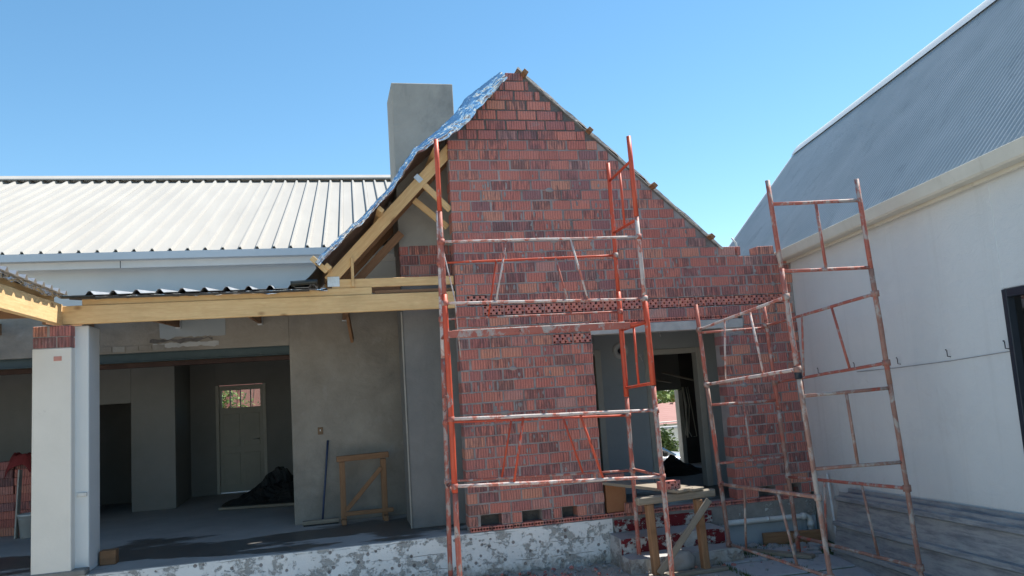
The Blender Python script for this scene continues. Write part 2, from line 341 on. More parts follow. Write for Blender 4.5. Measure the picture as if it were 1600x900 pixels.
def box(name, x0, x1, y0, y1, z0, z1, mat, parent=None, c=0.004, rz=0.0):
    v, f = cbox_data(x1-x0, y1-y0, z1-z0, c)
    return link(name, mesh(name, v, f), mat, parent, Matrix.Translation(((x0+x1)/2, (y0+y1)/2, (z0+z1)/2)) @ Matrix.Rotation(rz, 4, 'Z'))
def axes(p0, p1, up=Vector((0, 0, 1))):
    p0, p1 = Vector(p0), Vector(p1); x = (p1-p0); L = x.length; x.normalize()
    if abs(x.dot(up)) > 0.98: up = Vector((0, 1, 0))
    y = up.cross(x).normalized(); z = x.cross(y)
    m = Matrix(((x.x, y.x, z.x, 0), (x.y, y.y, z.y, 0), (x.z, y.z, z.z, 0), (0, 0, 0, 1)))
    return Matrix.Translation((p0+p1)/2) @ m, L
def bar(name, p0, p1, w, h, mat, parent=None, c=0.004, up=Vector((0, 0, 1))):
    m, L = axes(p0, p1, up); v, f = cbox_data(L, w, h, c)
    return link(name, mesh(name, v, f), mat, parent, m)
def tube_data(pts, r, n=10, caps=True, radii=None):
    pts = [Vector(p) for p in pts]; v = []; f = []; prev = None
    for i, p in enumerate(pts):
        d = (pts[min(i+1, len(pts)-1)]-pts[max(i-1, 0)]).normalized()
        if prev is None:
            a = Vector((0, 0, 1)) if abs(d.z) < 0.9 else Vector((1, 0, 0)); u = d.cross(a).normalized()
        else: u = (prev - d*prev.dot(d)).normalized()
        prev = u; t = d.cross(u); rr = radii[i] if radii else r
        for k in range(n):
            an = 2*math.pi*k/n; v.append(p + u*rr*math.cos(an) + t*rr*math.sin(an))
    for i in range(len(pts)-1):
        for k in range(n):
            f.append([i*n+k, i*n+(k+1) % n, (i+1)*n+(k+1) % n, (i+1)*n+k])
    if caps: f.append(list(range(n))[::-1]); f.append([(len(pts)-1)*n+k for k in range(n)])
    return v, f
def tube(name, pts, r, mat, parent=None, n=10):
    pts = [Vector(p) for p in pts]
    if len(pts) == 2:                       # local frame along the tube; a little out of true like real scaffold tube
        m, L = axes(pts[0], pts[1]); k = max(2, int(L/0.25)); q = []
        for i in range(k+1):
            t = i/k; e = min(t, 1-t)*4; e = min(1, e)
            q.append(Vector((-L/2+L*t, e*random.uniform(-.0022, .0022), e*random.uniform(-.0022, .0022))))
        v, f = tube_data(q, r, n); return link(name, mesh(name, v, f, True), mat, parent, m)
    v, f = tube_data(pts, r, n); return link(name, mesh(name, v, f, True), mat, parent)
def prism(name, poly, y0, y1, mat, parent=None):
    """x-z polygon (counter-clockwise seen from -y) extruded from y0 to y1"""
    n = len(poly); v = [(x, y0, z) for x, z in poly]+[(x, y1, z) for x, z in poly]
    f = [list(range(n)), list(range(n, 2*n))[::-1]]+[[i, i+n, (i+1) % n+n, (i+1) % n] for i in range(n)]
    return link(name, mesh(name, v, f), mat, parent)
def sheet(name, fn, nu, nv, mat, parent=None, thick=0.0, smooth=True):
    """grid surface fn(u,v)->point for u,v in 0..1, closed with a thickness when asked"""
    v = [Vector(fn(i/nu, j/nv)) for i in range(nu+1) for j in range(nv+1)]; f = []
    I = lambda i, j: i*(nv+1)+j
    for i in range(nu):
        for j in range(nv): f.append([I(i, j), I(i+1, j), I(i+1, j+1), I(i, j+1)])
    if thick:
        n0 = len(v); nrm = (v[I(1, 0)]-v[0]).cross(v[I(0, 1)]-v[0]).normalized()
        v += [p - nrm*thick for p in v]; f += [[n0+k for k in q[::-1]] for q in f[:]]
        for i in range(nu): f.append([I(i+1, 0), I(i, 0), n0+I(i, 0), n0+I(i+1, 0)]); f.append([I(i, nv), I(i+1, nv), n0+I(i+1, nv), n0+I(i, nv)])
        for j in range(nv): f.append([I(0, j), I(0, j+1), n0+I(0, j+1), n0+I(0, j)]); f.append([I(nu, j+1), I(nu, j), n0+I(nu, j), n0+I(nu, j+1)])
    return link(name, mesh(name, v, f, smooth), mat, parent)
def fbm(p, o=4): return noise.fractal(Vector(p), 1.0, 2.0, o)

YF = 9.6
# ------------------------------------------------------------------ ground
def ground_z(y):
    t = max(0.0, min(1.0, (y-12.5)/4.0)); return GZ - 0.6*t*t*(3-2*t)
gy = [-60, -10, 0, 4, 6, 8, 9, 10, 12.5, 13.3, 14.1, 14.9, 15.7, 16.5, 18, 22, 30, 60, 150, 900]
gx = [-700, -100, -30, -12, -6, 0, 6, 12, 30, 100, 700]
gv = [(x, y, ground_z(y)) for y in gy for x in gx]; nx = len(gx)
gf = [[j*nx+i, j*nx+i+1, (j+1)*nx+i+1, (j+1)*nx+i] for j in range(len(gy)-1) for i in range(nx-1)]
tag(link('ground', mesh('ground', gv, gf), 'soil'), kind='structure')

paving = empty('paving', (5, 8, GZ), kind='structure')
for i in range(4):
    for j in range(5):
        x0 = 3.72+i*0.66; y1 = 9.42-j*0.72
        if i == 0 and j < 2: continue
        a = R_(-2+random.uniform(-.8, .8))
        # keep clear of the neighbouring wall
        xm = x0+0.3; ym = y1-0.33
        if xm+0.33 > 6.1-0.19*(9.6-ym): continue
        box('paving_slab', x0, x0+0.60, y1-0.66, y1, GZ-0.04, GZ+0.018+random.uniform(-.004, .006), 'paving', paving, 0.006, a)
tag(link('ground_moss', mesh('ground_moss', [(3.6, 5.7, GZ+.004), (5.55, 5.7, GZ+.004), (6.2, 9.5, GZ+.004), (4.7, 9.5, GZ+.004)], [[0, 1, 2, 3]]), 'moss'), 'green moss in the joints between the paving slabs', 'moss', kind='stuff')

# ------------------------------------------------------------------ floor slab, plinth, steps
base = empty('plinth', (0, YF, GZ), 'raised concrete plinth with chipped white paint under the brick wall', 'plinth')
box('floor_slab', -7.5, 6.16, YF+0.004, 16.9, -0.14, -0.001, 'floor_concrete', base, 0.006)
def rough_face(name, x0, x1, z0, z1, y, mat, parent, amp=0.006, n=60):
    m = max(4, int((z1-z0)/0.03))
    def fn(u, v):
        x = x0+(x1-x0)*u; z = z0+(z1-z0)*v
        return (x, y - amp*fbm((x*3.1, z*3.1, y)) - amp*.5*fbm((x*14, z*14, 3)), z + (0.006*fbm((x*6, 1, 2)) if v > .99 else 0))
    return sheet(name, fn, n, m, mat, parent, thick=0.0)
box('plinth_wall', -7.5, 3.34, YF-0.010, YF+0.25, GZ-0.25, -0.142, 'plinth_rough', base, 0.01)
rough_face('paint_coat', -7.5, 3.34, GZ-0.1, -0.004, YF-0.022, 'plinth_paint', base, 0.008, 240)
box('plinth_wall', 3.34, 6.15, YF+0.012, YF+0.25, GZ-0.25, -0.142, 'plinth_rough', base, 0.01)
rough_face('rough_band', 3.34, 6.14, -0.23, -0.004, YF-0.006, 'plinth_rough', base, 0.012, 80)
rough_face('painted_band', 3.34, 6.14, GZ-0.1, -0.232, YF+0.002, 'plinth_blue', base, 0.002, 40)

st = empty('steps', (3.95, 9.2, GZ), 'two worn concrete steps with peeling dark red paint below the brick opening', 'steps')
def step(x0, x1, y0, y1, z0, z1, riser):
    def top(u, v):
        x = x0+(x1-x0)*u; y = y0+(y1-y0)*v
        e = min(u, 1-u, v)
        return (x, y, z1 + 0.006*fbm((x*4, y*4, 1)) - 0.012*max(0, 1-e*14)*abs(fbm((x*9, y*9, 5))))
    sheet('tread', top, 36, 10, 'step_top', st)
    def fr(u, v):
        x = x0+(x1-x0)*u; z = z0+(z1-z0)*v
        return (x, y0 - 0.004*fbm((x*5, z*5, 2)), z + 0.006*fbm((x*4, y0*4, 1))*v - 0.012*v*(abs(fbm((x*9, y0*9, 5)))))
    sheet('riser', fr, 36, 8, riser, st)
    for xs in (x0, x1): sheet('side', lambda u, v: (xs, y0+(y1-y0)*u, z0+(z1-z0)*v), 3, 3, 'step_white', st)
step(3.28, 4.60, 9.16, YF-0.03, GZ-0.02, -0.175, 'step_red')
step(3.26, 4.66, 8.84, 9.16, GZ-0.02, -0.35, 'step_white')
box('red_paint_patch', 4.28, 4.60, 9.146, 9.158, -0.33, -0.20, 'step_red', st, 0.002)
rough_face('peeling_coat', 3.36, 4.66, -0.172, -0.03, YF-0.03, 'step_red', st, 0.008, 40)

# ------------------------------------------------------------------ the brick gable wall
gab = empty('brick_gable_wall', (3.9, YF, 0), 'unfinished red brick gable wall with an open porch and stepped right end', 'brick wall')
XL, XR, OX0, OX1, OZ = 1.57, 6.17, 3.265, 5.05, 2.255
CH, CZ, BP = 0.1313, 0.066, 0.262
def top_z(x):
    if x < 2.32: return 4.843+(x-1.57)*1.055
    if x < 2.64: return 5.655
    if x < 5.12: return 5.62-(x-2.64)*0.9135
    return 3.216
yc0, yc1 = YF+0.106, YF+0.218
perf_ext = {}
vents = [(1.715, 1.972), (2.222, 2.47), (2.72, 2.915), (5.36, 5.60), (5.80, 5.98)]
# mortar core in pieces round the opening and the vents
prism('mortar_core', [(XL+.006, 0.20), (OX0-.006, 0.20), (OX0-.006, OZ+.16), (XL+.006, OZ+.16)], yc0, yc1, 'mortar', gab)
prism('mortar_core', [(OX1+.006, 0.20), (XR-.004, 0.20), (XR-.004, OZ+.16), (OX1+.006, OZ+.16)], yc0, yc1, 'mortar', gab)
up1 = [(XL+.006, OZ+.16), (XR-.004, OZ+.16), (XR-.004, 3.205), (5.13, 3.205)]
up1 += [(5.10, 3.355), (4.0, top_z(4.0)), (3.575, 4.76), (XL+.006, 4.76)]
prism('mortar_core', up1, yc0, yc1, 'mortar', gab)
prism('mortar_core', [(XL+.006, 4.76), (3.575, 4.76), (2.66, 5.60), (2.62, 5.65), (2.33, 5.65), (2.30, 5.61), (XL+.006, 4.84)], yc0-.001, yc1, 'mortar_wet', gab)
edges_x = [(XL+.006, OX0-.006), (OX1+.006, XR-.004)]
for a, b in edges_x:
    cur = a
    for v0, v1 in vents:
        if v0 > a and v1 < b:
            prism('mortar_core', [(cur, 0.0), (v0, 0.0), (v0, 0.20), (cur, 0.20)], yc0, yc1, 'mortar', gab); cur = v1
    prism('mortar_core', [(cur, 0.0), (b, 0.0), (b, 0.20), (cur, 0.20)], yc0, yc1, 'mortar', gab)
for v0, v1 in vents: box('vent_back', v0-.02, v1+.02, yc1-.02, yc1+.01, 0.0, 0.22, 'mortar_wet', gab)

def perforated_mesh(L, D, H, cols, rows, check=True):
    """brick with real round holes through its front face"""
    v = []; f = []
    cw, chh = L/cols, H/rows; rr = min(cw, chh)*0.41
    def add(p): v.append(p); return len(v)-1
    for i in range(cols):
        for j in range(rows):
            x0 = -L/2+i*cw; z0 = -H/2+j*chh; cx, cz = x0+cw/2, z0+chh/2
            hole = ((i+j) % 2 == 0) if check else True
            sq = [(x0, z0), (cx, z0), (x0+cw, z0), (x0+cw, cz), (x0+cw, z0+chh), (cx, z0+chh), (x0, z0+chh), (x0, cz)]
            a = [add((x, -D/2, z)) for x, z in sq]
            if not hole: f.append(a); continue
            ring = []; deep = []
            for k in range(8):
                an = math.pi*(1.25+k*0.25); px, pz = cx+rr*math.cos(an), cz+rr*math.sin(an)
                ring.append(add((px, -D/2, pz))); deep.append(add((px, -D/2+0.10, pz)))
            for k in range(8):
                k2 = (k+1) % 8
                f.append([a[k], a[k2], ring[k2], ring[k]]); f.append([ring[k], ring[k2], deep[k2], deep[k]])
            f.append(deep)
    b = [add(p) for p in ((-L/2, -D/2, -H/2), (L/2, -D/2, -H/2), (L/2, -D/2, H/2), (-L/2, -D/2, H/2), (-L/2, D/2, -H/2), (L/2, D/2, -H/2), (L/2, D/2, H/2), (-L/2, D/2, H/2))]
    f += [[b[0], b[4], b[5], b[1]], [b[1], b[5], b[6], b[2]], [b[2], b[6], b[7], b[3]], [b[3], b[7], b[4], b[0]], [b[4], b[7], b[6], b[5]]]
    me = mesh('perforated_brick', v, f); me.materials.append(MATS['brick_flat']); return me
PERF = perforated_mesh(0.248, 0.105, 0.112, 7, 3); THIN = perforated_mesh(0.248, 0.105, 0.052, 7, 1, False)
def perf(me, x, z, parent=gab, y=YF, sx=1.0):
    m = Matrix.Translation((x, y+0.0525+random.uniform(-.003, .003), z)) @ Matrix.Diagonal((sx, 1, 1, 1))
    return link('perforated_brick', me, None, parent, m)

VAR = []
for k in range(8):
    v, f = cbox_data(1, 1, 1, 0.0, 0); rnd = random.Random(k)
    L, D, H = 0.248, 0.104, 0.1175
    v, f = cbox_data(L, D, H, 0.005, 0.0026, rnd)
    VAR.append((v, f))
BM = []
for v, f in VAR:
    me = mesh('brick', v, f); me.materials.append(MATS['brick']); BM.append(me)
jobs = []                                            # (matrix, variant)
def put_brick(x0, x1, z0, z1, deep=False):
    L = x1-x0; 
    if L < 0.035: return
    d = 0.218 if deep else 0.104
    jx = random.uniform(-.002, .002); jz = random.uniform(-.0025, .0025); jy = random.uniform(-.005, .0025)
    xm = (x0+x1)/2; jz += 0.005*noise.noise(Vector((xm*1.3, z0*7, 3)))*(1 if z0 > .3 else 0)
    m = Matrix.Translation(((x0+x1)/2+jx, YF+d/2+jy, (z0+z1)/2+jz)) @ Matrix.Rotation(random.uniform(-.008, .008), 4, 'Y') @ Matrix.Rotation(random.uniform(-.008, .008), 4, 'Z')
    jobs.append((m @ Matrix.Diagonal((L/0.248, d/0.104, (z1-z0)/0.1175, 1)), random.randrange(8)))
J = 0.0165
singles = [(1.93, 20), (3.0, 16), (3.17, 16), (5.25, 16)]
for k in range(0, 43):
    z0 = CZ+k*CH; z1 = z0+CH-J
    off = (0.0 if k % 2 else BP/2) + random.uniform(-.012, .012)
    segs = [[XL, XR]]
    if z0 < OZ-0.02: segs = [[XL, OX0], [OX1, XR]]
    if k == 0:
        out = []
        for a, b in segs:
            cur = a
            for v0, v1 in vents:
                if a < v0 < b: out.append([cur, v0]); cur = v1
            out.append([cur, b])
        segs = out
    if k in (17,): segs = [[XL, OX0-.004], [5.375, XR]]
    if k == 16: segs = [[XL, OX0], [5.375, XR]]
    if k == 19: segs = [[XL, 1.90]]
    if k == 24: segs = [[XL, 5.44], [5.70, 5.95]]
    if k > 24: segs = [[XL, 5.2]]
    for a, b in segs:
        x = a - (off if k < 24 or a < 5 else 0)
        while x < b-0.01:
            e0, e1 = max(x, a), min(x+BP-J, b)
            wob = random.uniform(-.010, .007)
            e1 = min(e1+wob, b); e0 = min(max(e0+random.uniform(-.004, .006), a), e1)
            if random.random() < .05 and e1-e0 > .2 and k > 1:
                xc = e0+(e1-e0)*random.uniform(.4, .6); put_brick(e0, xc-.007, z0, z1) if k < 24 else None
                if k < 24: e0 = xc+.007
            x += BP
            if e1-e0 < 0.03: continue
            # raking edges: shorten or drop bricks
            zt = z1+0.02
            if k > 24 or (k == 24 and e0 < 5.1):
                if zt > 5.70: continue
                if k > 24:
                    while e1-e0 > 0.05 and zt > top_z(e1): e1 -= 0.02
                    while e1-e0 > 0.05 and zt > top_z(e0): e0 += 0.02
                    if zt > top_z(e0) or zt > top_z(e1): continue
            if any(kk == k and e0 < sx < e1 for sx, kk in singles):
                perf(PERF, (e0+e1)/2, z0+0.058, sx=(e1-e0)/.248); perf_ext.setdefault(k, []).append((e0+.004, e1-.004)); continue
            put_brick(e0, e1, z0, z1, deep=(abs(e0-a) < .003 or abs(e1-b) < .003))
put_brick(2.37, 2.60, 5.578, 5.675)
nearest = sorted(jobs, key=lambda j: (j[0].translation-C0).length)
for m, k in nearest[:300]: link('brick', BM[k], None, gab, m)
vv = []; ff = []
for m, k in nearest[300:]:
    o = len(vv); vv += [m @ Vector(p) for p in VAR[k][0]]; ff += [[i+o for i in q] for q in VAR[k][1]]
tag(link('brickwork', mesh('brickwork', vv, ff), 'brick', gab), kind='stuff')
# mortar squeezed out and wiped over the faces of the bricks
mv = []; mf = []; mr = random.Random(21)
for _ in range(900):
    k = mr.randrange(1, 33); z = CZ+k*CH-J/2; x = mr.uniform(XL+.05, XR-.05)
    if z > top_z(x)-.15 or (x > 5.1 and z > 3.15) or (k < 3 and any(a-.08 < x < b+.08 for a, b in vents)) or (OX0-.06 < x < OX1+.06 and z < OZ+.25) or abs(k-19.5) < 1: continue
    w_, h_ = mr.uniform(.012, .07), mr.uniform(.007, .016)*(1+(mr.random() < .12)*1.6)
    if mr.random() < .45: w_, h_ = mr.uniform(.010, .02), mr.uniform(.02, .055); z += mr.choice((-1, 1))*CH*.4
    o = len(mv); n = 12; mv.append((x, YF-.007, z)); sd = mr.uniform(0, 90)
    for q in range(n):
        a = 2*math.pi*q/n; r = 1+.5*noise.noise(Vector((math.cos(a)*1.5+sd, math.sin(a)*1.5, sd)))
        mv.append((x+w_*r*.75*math.cos(a), YF-.0055, z+h_*r*.75*math.sin(a)))
    for q in range(n):
        a = 2*math.pi*q/n; r = 1+.5*noise.noise(Vector((math.cos(a)*1.5+sd, math.sin(a)*1.5, sd)))
        mv.append((x+w_*r*math.cos(a), YF+.010, z+h_*r*math.sin(a)))
    for q in range(n):
        q2 = (q+1) % n; mf.append([o, o+1+q, o+1+q2]); mf.append([o+1+q, o+1+n+q, o+1+n+q2, o+1+q2])
tag(link('mortar_smears', mesh('mortar_smears', mv, mf, True), 'mortar', gab), kind='stuff')
# perforated courses
x = 1.905
while x < 6.0:
    perf(PERF, x+0.124, CZ+19*CH+0.058); perf_ext.setdefault(19, []).append((x+.004, x+.244)); x += 0.2585
x = OX0-0.02
while x < 5.20: perf(THIN, x+0.124, 2.405); x += 0.2585
for a, b in ((XL+.02, OX0), (OX0+.02, OX1), (OX1+.02, XR-.1)):
    x = a
    while x < b-.1: perf(THIN, x+0.124, 0.029, y=YF-.008); x += 0.2585
# mortar between the bricks, course by course, left out where the perforated bricks let one look in
def strips(ks, mat):
    v = []; f = []
    for k in ks:
        za = CZ+k*CH-J/2; zb = za+CH
        def lx(z): return XL+.006 if z < 4.85 else XL+.012+(z-4.843)/1.055
        def rx(z): return XR-.004 if z < 3.21 else min(5.12, 2.64+(5.62-z)/.9135)
        zb = min(zb, 5.64)
        if zb <= za: continue
        cuts = list(perf_ext.get(k, []))
        if za < OZ-.03: cuts.append((OX0-.006, OX1+.006))
        if k == 0: cuts += vents
        if k in (16, 17): cuts.append((OX0-.008, 5.37))
        cuts.sort(); cur = [lx(za), lx(zb)]; segs = []
        for a, b in cuts: segs.append((cur[0], cur[1], a, a)); cur = [b, b]
        segs.append((cur[0], cur[1], rx(za) if k != 24 else 5.12, rx(zb) if k != 24 else 5.12))
        if k == 24: segs[-1] = (segs[-1][0], segs[-1][1], 5.40, 5.10)
        for a0, a1, b0, b1 in segs:
            if b0-a0 < .002: continue
            b1 = max(b1, a1+.001)
            o = len(v); ya, yb = YF+(.0065 if k < 34 else .011), YF+.107
            for y in (ya, yb): v += [(a0, y, za), (b0, y, za), (b1, y, zb), (a1, y, zb)]
            f += [[o+i for i in q] for q in ([0, 1, 2, 3], [7, 6, 5, 4], [0, 4, 5, 1], [1, 5, 6, 2], [2, 6, 7, 3], [3, 7, 4, 0])]
    return link('mortar_joints', mesh('mortar_joints', v, f), mat, gab)
strips(range(0, 36), 'mortar'); strips(range(36, 43), 'mortar_wet')
box('mortar_bed', 5.692, 5.96, YF+.004, YF+.2, 3.196, 3.219, 'mortar', gab, .004)
box('sill_bed', OX0-.01, OX1+.01, YF+.1, YF+.24, 0.0, 0.05, 'mortar', gab)
box('lintel', OX0-.01, 5.372, YF-0.006, YF+0.215, OZ, 2.374, 'lintel_concrete', gab, 0.006)
# mortar droppings along the raking edges
def rake(u, v, x0, x1):
    x = x0+(x1-x0)*u; z = top_z(x)+.005+0.014*fbm((x*7, v*3, 4)); 
    return (x, YF-0.006+0.235*v-.006*fbm((x*9, v, 1)), z)
sheet('raked_mortar', lambda u, v: rake(u, v, 1.575, 2.318), 30, 4, 'mortar_wet', gab, thick=0.03)
sheet('raked_mortar', lambda u, v: rake(u, v, 2.645, 5.115), 80, 4, 'mortar_wet', gab, thick=0.03)

# ------------------------------------------------------------------ porch and rooms behind the brick wall
por = empty('porch_room', (4.6, 11.4, 0), 'grey painted porch room with two door openings behind the brick opening', 'porch')
PY = 11.4
def wallx(name, x0, x1, z0, z1, y0, y1, mat, parent): return box(name, x0, x1, y0, y1, z0, z1, mat, parent, 0.003)
wallx('wall', 1.85, 3.05, 0, 2.62, PY, PY+.12, 'porch_paint', por)
wallx('wall', 3.05, 3.90, 2.06, 2.62, PY, PY+.12, 'porch_paint', por)
wallx('wall', 3.90, 4.76, 0, 2.62, PY, PY+.12, 'porch_paint', por)
wallx('wall', 4.76, 5.53, 2.02, 2.62, PY, PY+.12, 'porch_paint', por)
wallx('wall', 5.53, 6.70, 0, 2.62, PY, PY+.12, 'porch_paint', por)
box('ceiling', 1.82, 6.16, YF+.225, PY-.004, 2.50, 2.60, 'porch_paint', por)
box('side_wall', 6.04, 6.165, YF+.225, PY-.004, 0, 2.496, 'porch_paint', por)
box('side_wall', 1.83, 1.95, YF+.225, PY-.004, 0, 2.496, 'porch_paint', por)
for (x0, x1, zt) in ((3.05, 3.90, 2.06), (4.76, 5.53, 2.02)):
    fr = box('door_frame', x1-.01, x1+.085, PY-.03, PY+.13, 0, zt+.07, 'frame_cream', por, 0.006)
    box('frame_head', x0-.08, x1-.011, PY-.03, PY+.13, zt-.01, zt+.07, 'frame_cream', fr, 0.006)
    box('frame_jamb', x0-.08, x0+.01, PY-.03, PY+.13, 0, zt-.011, 'frame_cream', fr, 0.006)
box('door', 3.06, 3.885, PY+.06, PY+.10, 0.01, 2.045, 'timber_dark', por)
# bulkhead ring light on the wall (not lit)
def ring(name, cx, y, cz, r0, r1, d, mat, parent):
    v = []; f = []; n = 28
    for k in range(n):
        an = 2*math.pi*k/n; c, s = math.cos(an), math.sin(an)
        for r, yy in ((r0, y), (r0, y-d), ((r0+r1)/2, y-d*1.35), (r1, y-d*.8), (r1, y)): v.append((cx+r*c, yy, cz+r*s))
    for k in range(n):
        for q in range(4): f.append([k*5+q, k*5+q+1, ((k+1) % n)*5+q+1, ((k+1) % n)*5+q])
    return link(name, mesh(name, v, f, True), mat, parent)
wl = empty('wall_lamp', (4.31, PY, 2.10), 'round white unlit bulkhead lamp on the grey porch wall', 'lamp')
ring('lamp_ring', 4.31, PY-.001, 2.10, 0.065, 0.125, 0.045, 'pvc_white', wl)
ring('lamp_centre', 4.31, PY-.001, 2.10, 0.008, 0.04, 0.03, 'dark_frame', wl)
for (x, z) in ((4.62, 1.97), (4.70, 2.38), (4.95, 2.33)):
    o = empty('wall_box', (x, PY, z), {4.62: 'small white wire end below the lamp on the porch wall', 4.70: 'upper left grey wire stub on the porch wall', 4.95: 'grey wire stub above the porch doorway'}[x], 'wire')
    tube('wire', [(x, PY+.001, z+.05), (x, PY-.03, z+.02), (x+.01, PY-.045, z-.05)], 0.009, 'pvc_white', o, 6)
    ring('wire_collar', x, PY-.001, z+.05, 0.004, 0.025, 0.012, 'zinc', o)
# dark room behind with its own way out
wallx('wall', 4.0, 5.95, -0.1, 2.62, 14.5, 14.62, 'inner_paint', por)
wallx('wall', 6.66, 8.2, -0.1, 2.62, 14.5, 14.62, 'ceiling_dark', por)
wallx('wall', 5.95, 6.66, 1.41, 2.62, 14.5, 14.62, 'inner_paint', por)
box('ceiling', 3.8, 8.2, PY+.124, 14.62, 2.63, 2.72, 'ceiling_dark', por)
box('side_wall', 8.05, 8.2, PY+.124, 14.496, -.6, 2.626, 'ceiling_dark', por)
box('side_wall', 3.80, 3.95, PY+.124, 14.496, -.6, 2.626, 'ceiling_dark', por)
box('wall', 6.70, 8.2, PY, PY+.12, -.6, 2.62, 'porch_paint', por)
box('floor', 6.17, 8.2, PY+.0, 14.6, -.14, -.002, 'floor_concrete', por)
jf = box('exit_frame', 6.66-.085, 6.66-.001, 14.46, 14.64, -0.02, 1.40, 'frame_cream', por, .005)
for k in range(5):
    x = 6.60+random.uniform(0, .16); tube('loose_wire', [(x, 14.40, 1.45), (x+.02, 14.36, 1.1), (x+random.uniform(-.05, .1), 14.38, .75+random.uniform(-.3, .2)), (x+.03, 14.4, .5)], 0.008, 'gutter_cream', por, 5)
for k in range(3):
    bar('ceiling_batten', (4.6+k*.7, 13.6+.1*k, 1.75), (5.5+k*.7, 13.9, 1.62-.06*k), .05, .03, 'pine_grey', por)
    
def heap(name, cx, cy, z, rx, ry, h, mat, label, cat, seed=0, n=26, pw=1.0):
    def fn(u, v):
        an = 2*math.pi*u; r = v
        hh = max(0, 1-r**pw)*h*(0.75+0.5*fbm((math.cos(an)*r*2.3+seed, math.sin(an)*r*2.3, seed)))
        hh += 0.10*h*fbm((math.cos(an)*r*9+seed, math.sin(an)*r*9, 2))*(1-r)
        rr = r*(1+0.18*fbm((math.cos(an)*2+seed, math.sin(an)*2, 7)))
        return (cx+rx*rr*math.cos(an), cy+ry*rr*math.sin(an), z+max(0, hh)-(.01 if v > .99 else 0))
    o = sheet(name, fn, n*2, n, mat, None, smooth=False); return tag(o, label, cat)
heap('plastic_heap', 5.75, 13.3, 0, .75, .5, .34, 'black_plastic', 'black plastic heap on the floor beyond the porch doorway', 'heap', 3)

# ------------------------------------------------------------------ chimney
ch = empty('chimney', (1.39, 10.7, 0), 'tall grey plastered chimney rising behind the foil covered roof edge', 'chimney')
CX0, CX1, CY0, CY1 = 0.975, 1.80, 10.30, 11.05
box('stack', CX0, CX1, CY0, CY1, 3.56, 5.79, 'plaster_grey', ch, 0.008)
box('bare_masonry', CX0+.012, CX1-.012, CY0+.012, CY1-.012, 3.06, 3.561, 'mortar', ch, 0.004)
box('lower_stack', CX0, CX1, CY0, CY1, 0.0, 3.059, 'plaster_dark', ch, 0.008)
for k in range(4):
    z = 3.065+k*CH; xs = CX0 - (0.13 if k % 2 else 0)
    while xs < CX1-.01:
        a, b = max(xs, CX0+.002), min(xs+BP-J, CX1-.002); xs += BP
        if b-a < .03 or z+CH-J > 3.575: continue
        m = Matrix.Translation(((a+b)/2, CY0+.052+random.uniform(-.003, .003), z+.059)) @ Matrix.Diagonal(((b-a)/.248, 1, 1, 1))
        link('brick', random.choice(BM), None, ch, m)
bar('corner_bead', (CX0-.012, CY0-.012, 0.01), (CX0-.012, CY0-.012, 2.72), .02, .02, 'plaster_grey', ch)

# ------------------------------------------------------------------ wing roof: trusses, battens, foil
wing = empty('gable_roof', (2.4, 9.6, 3.1), 'half built gable roof of pine trusses and silver foil left of the brick wall', 'roof')
A45 = 1.055
def zl(x): return 4.843+(x-1.57)*A45            # left roof line
def truss(y, xmax, mat, front=False):
    lo, hi = -0.02, xmax
    d = Vector((1, 0, A45)).normalized(); nrm = Vector((-d.z, 0, d.x))
    p0 = Vector((lo, y, zl(lo)))-nrm*0.14; p1 = Vector((hi, y, zl(hi)))-nrm*0.14
    r = bar('rafter', p0-d*.02, p1, 0.038, 0.14, mat, wing, up=nrm)
    return p0, p1, r
for y, xm, mt in ((9.66, 1.565, 'pine'), (10.18, 2.35, 'pine_old'), (11.15, 2.35, 'pine_old'), (12.1, 2.35, 'pine_old')):
    p0, p1, r = truss(y, xm, mt)
    if y < 10:
        bar('tie_beam', (0.10, y, 3.02), (1.56, y, 3.02), 0.036, 0.105, 'pine', wing)
        bar('heel_block', (0.345, y, 2.975), (0.345, y, 3.33), 0.034, 0.10, 'pine', wing)
        npl = box('nail_plate', 0.05, 0.19, y-.026, y-.020, 2.985, 3.105, 'zinc', wing, 0.001)
        for k in range(5): box('plate_tooth', 0.058+k*.027, 0.070+k*.027, y-.030, y-.0265, 2.99, 3.10, 'zinc', npl, .001)
        bar('web', (1.18, y+.01, 4.31), (1.57, y+.01, 3.90), .036, .075, 'pine', wing)
        npl = bar('nail_plate', (1.155, y-.024, 4.335), (1.225, y-.024, 4.262), .004, .07, 'zinc', wing, .001)
    else:
        bar('tie_beam', (0.05, y, 3.02), (0.95 if y < 11.1 else 1.5, y, 3.02), 0.036, 0.11, mt, wing)
bar('web', (1.16, 9.95, 4.10), (1.57, 9.95, 3.74), .036, .08, 'pine', wing)
bar('web', (0.35, 10.16, 3.05), (1.0, 10.16, 3.72), .036, .10, 'pine_old', wing)
dl = Vector((1, 0, A45)).normalized(); nl = Vector((-dl.z, 0, dl.x))
for x in (0.03, 0.66, 1.36, 2.10):
    p = Vector((x, 0, zl(x)))-nl*.045
    bar('batten', (p.x, 9.36 if x < 1.5 else 9.52, p.z), (p.x, 13.2, p.z), 0.05, 0.075, 'pine', wing, up=nl)
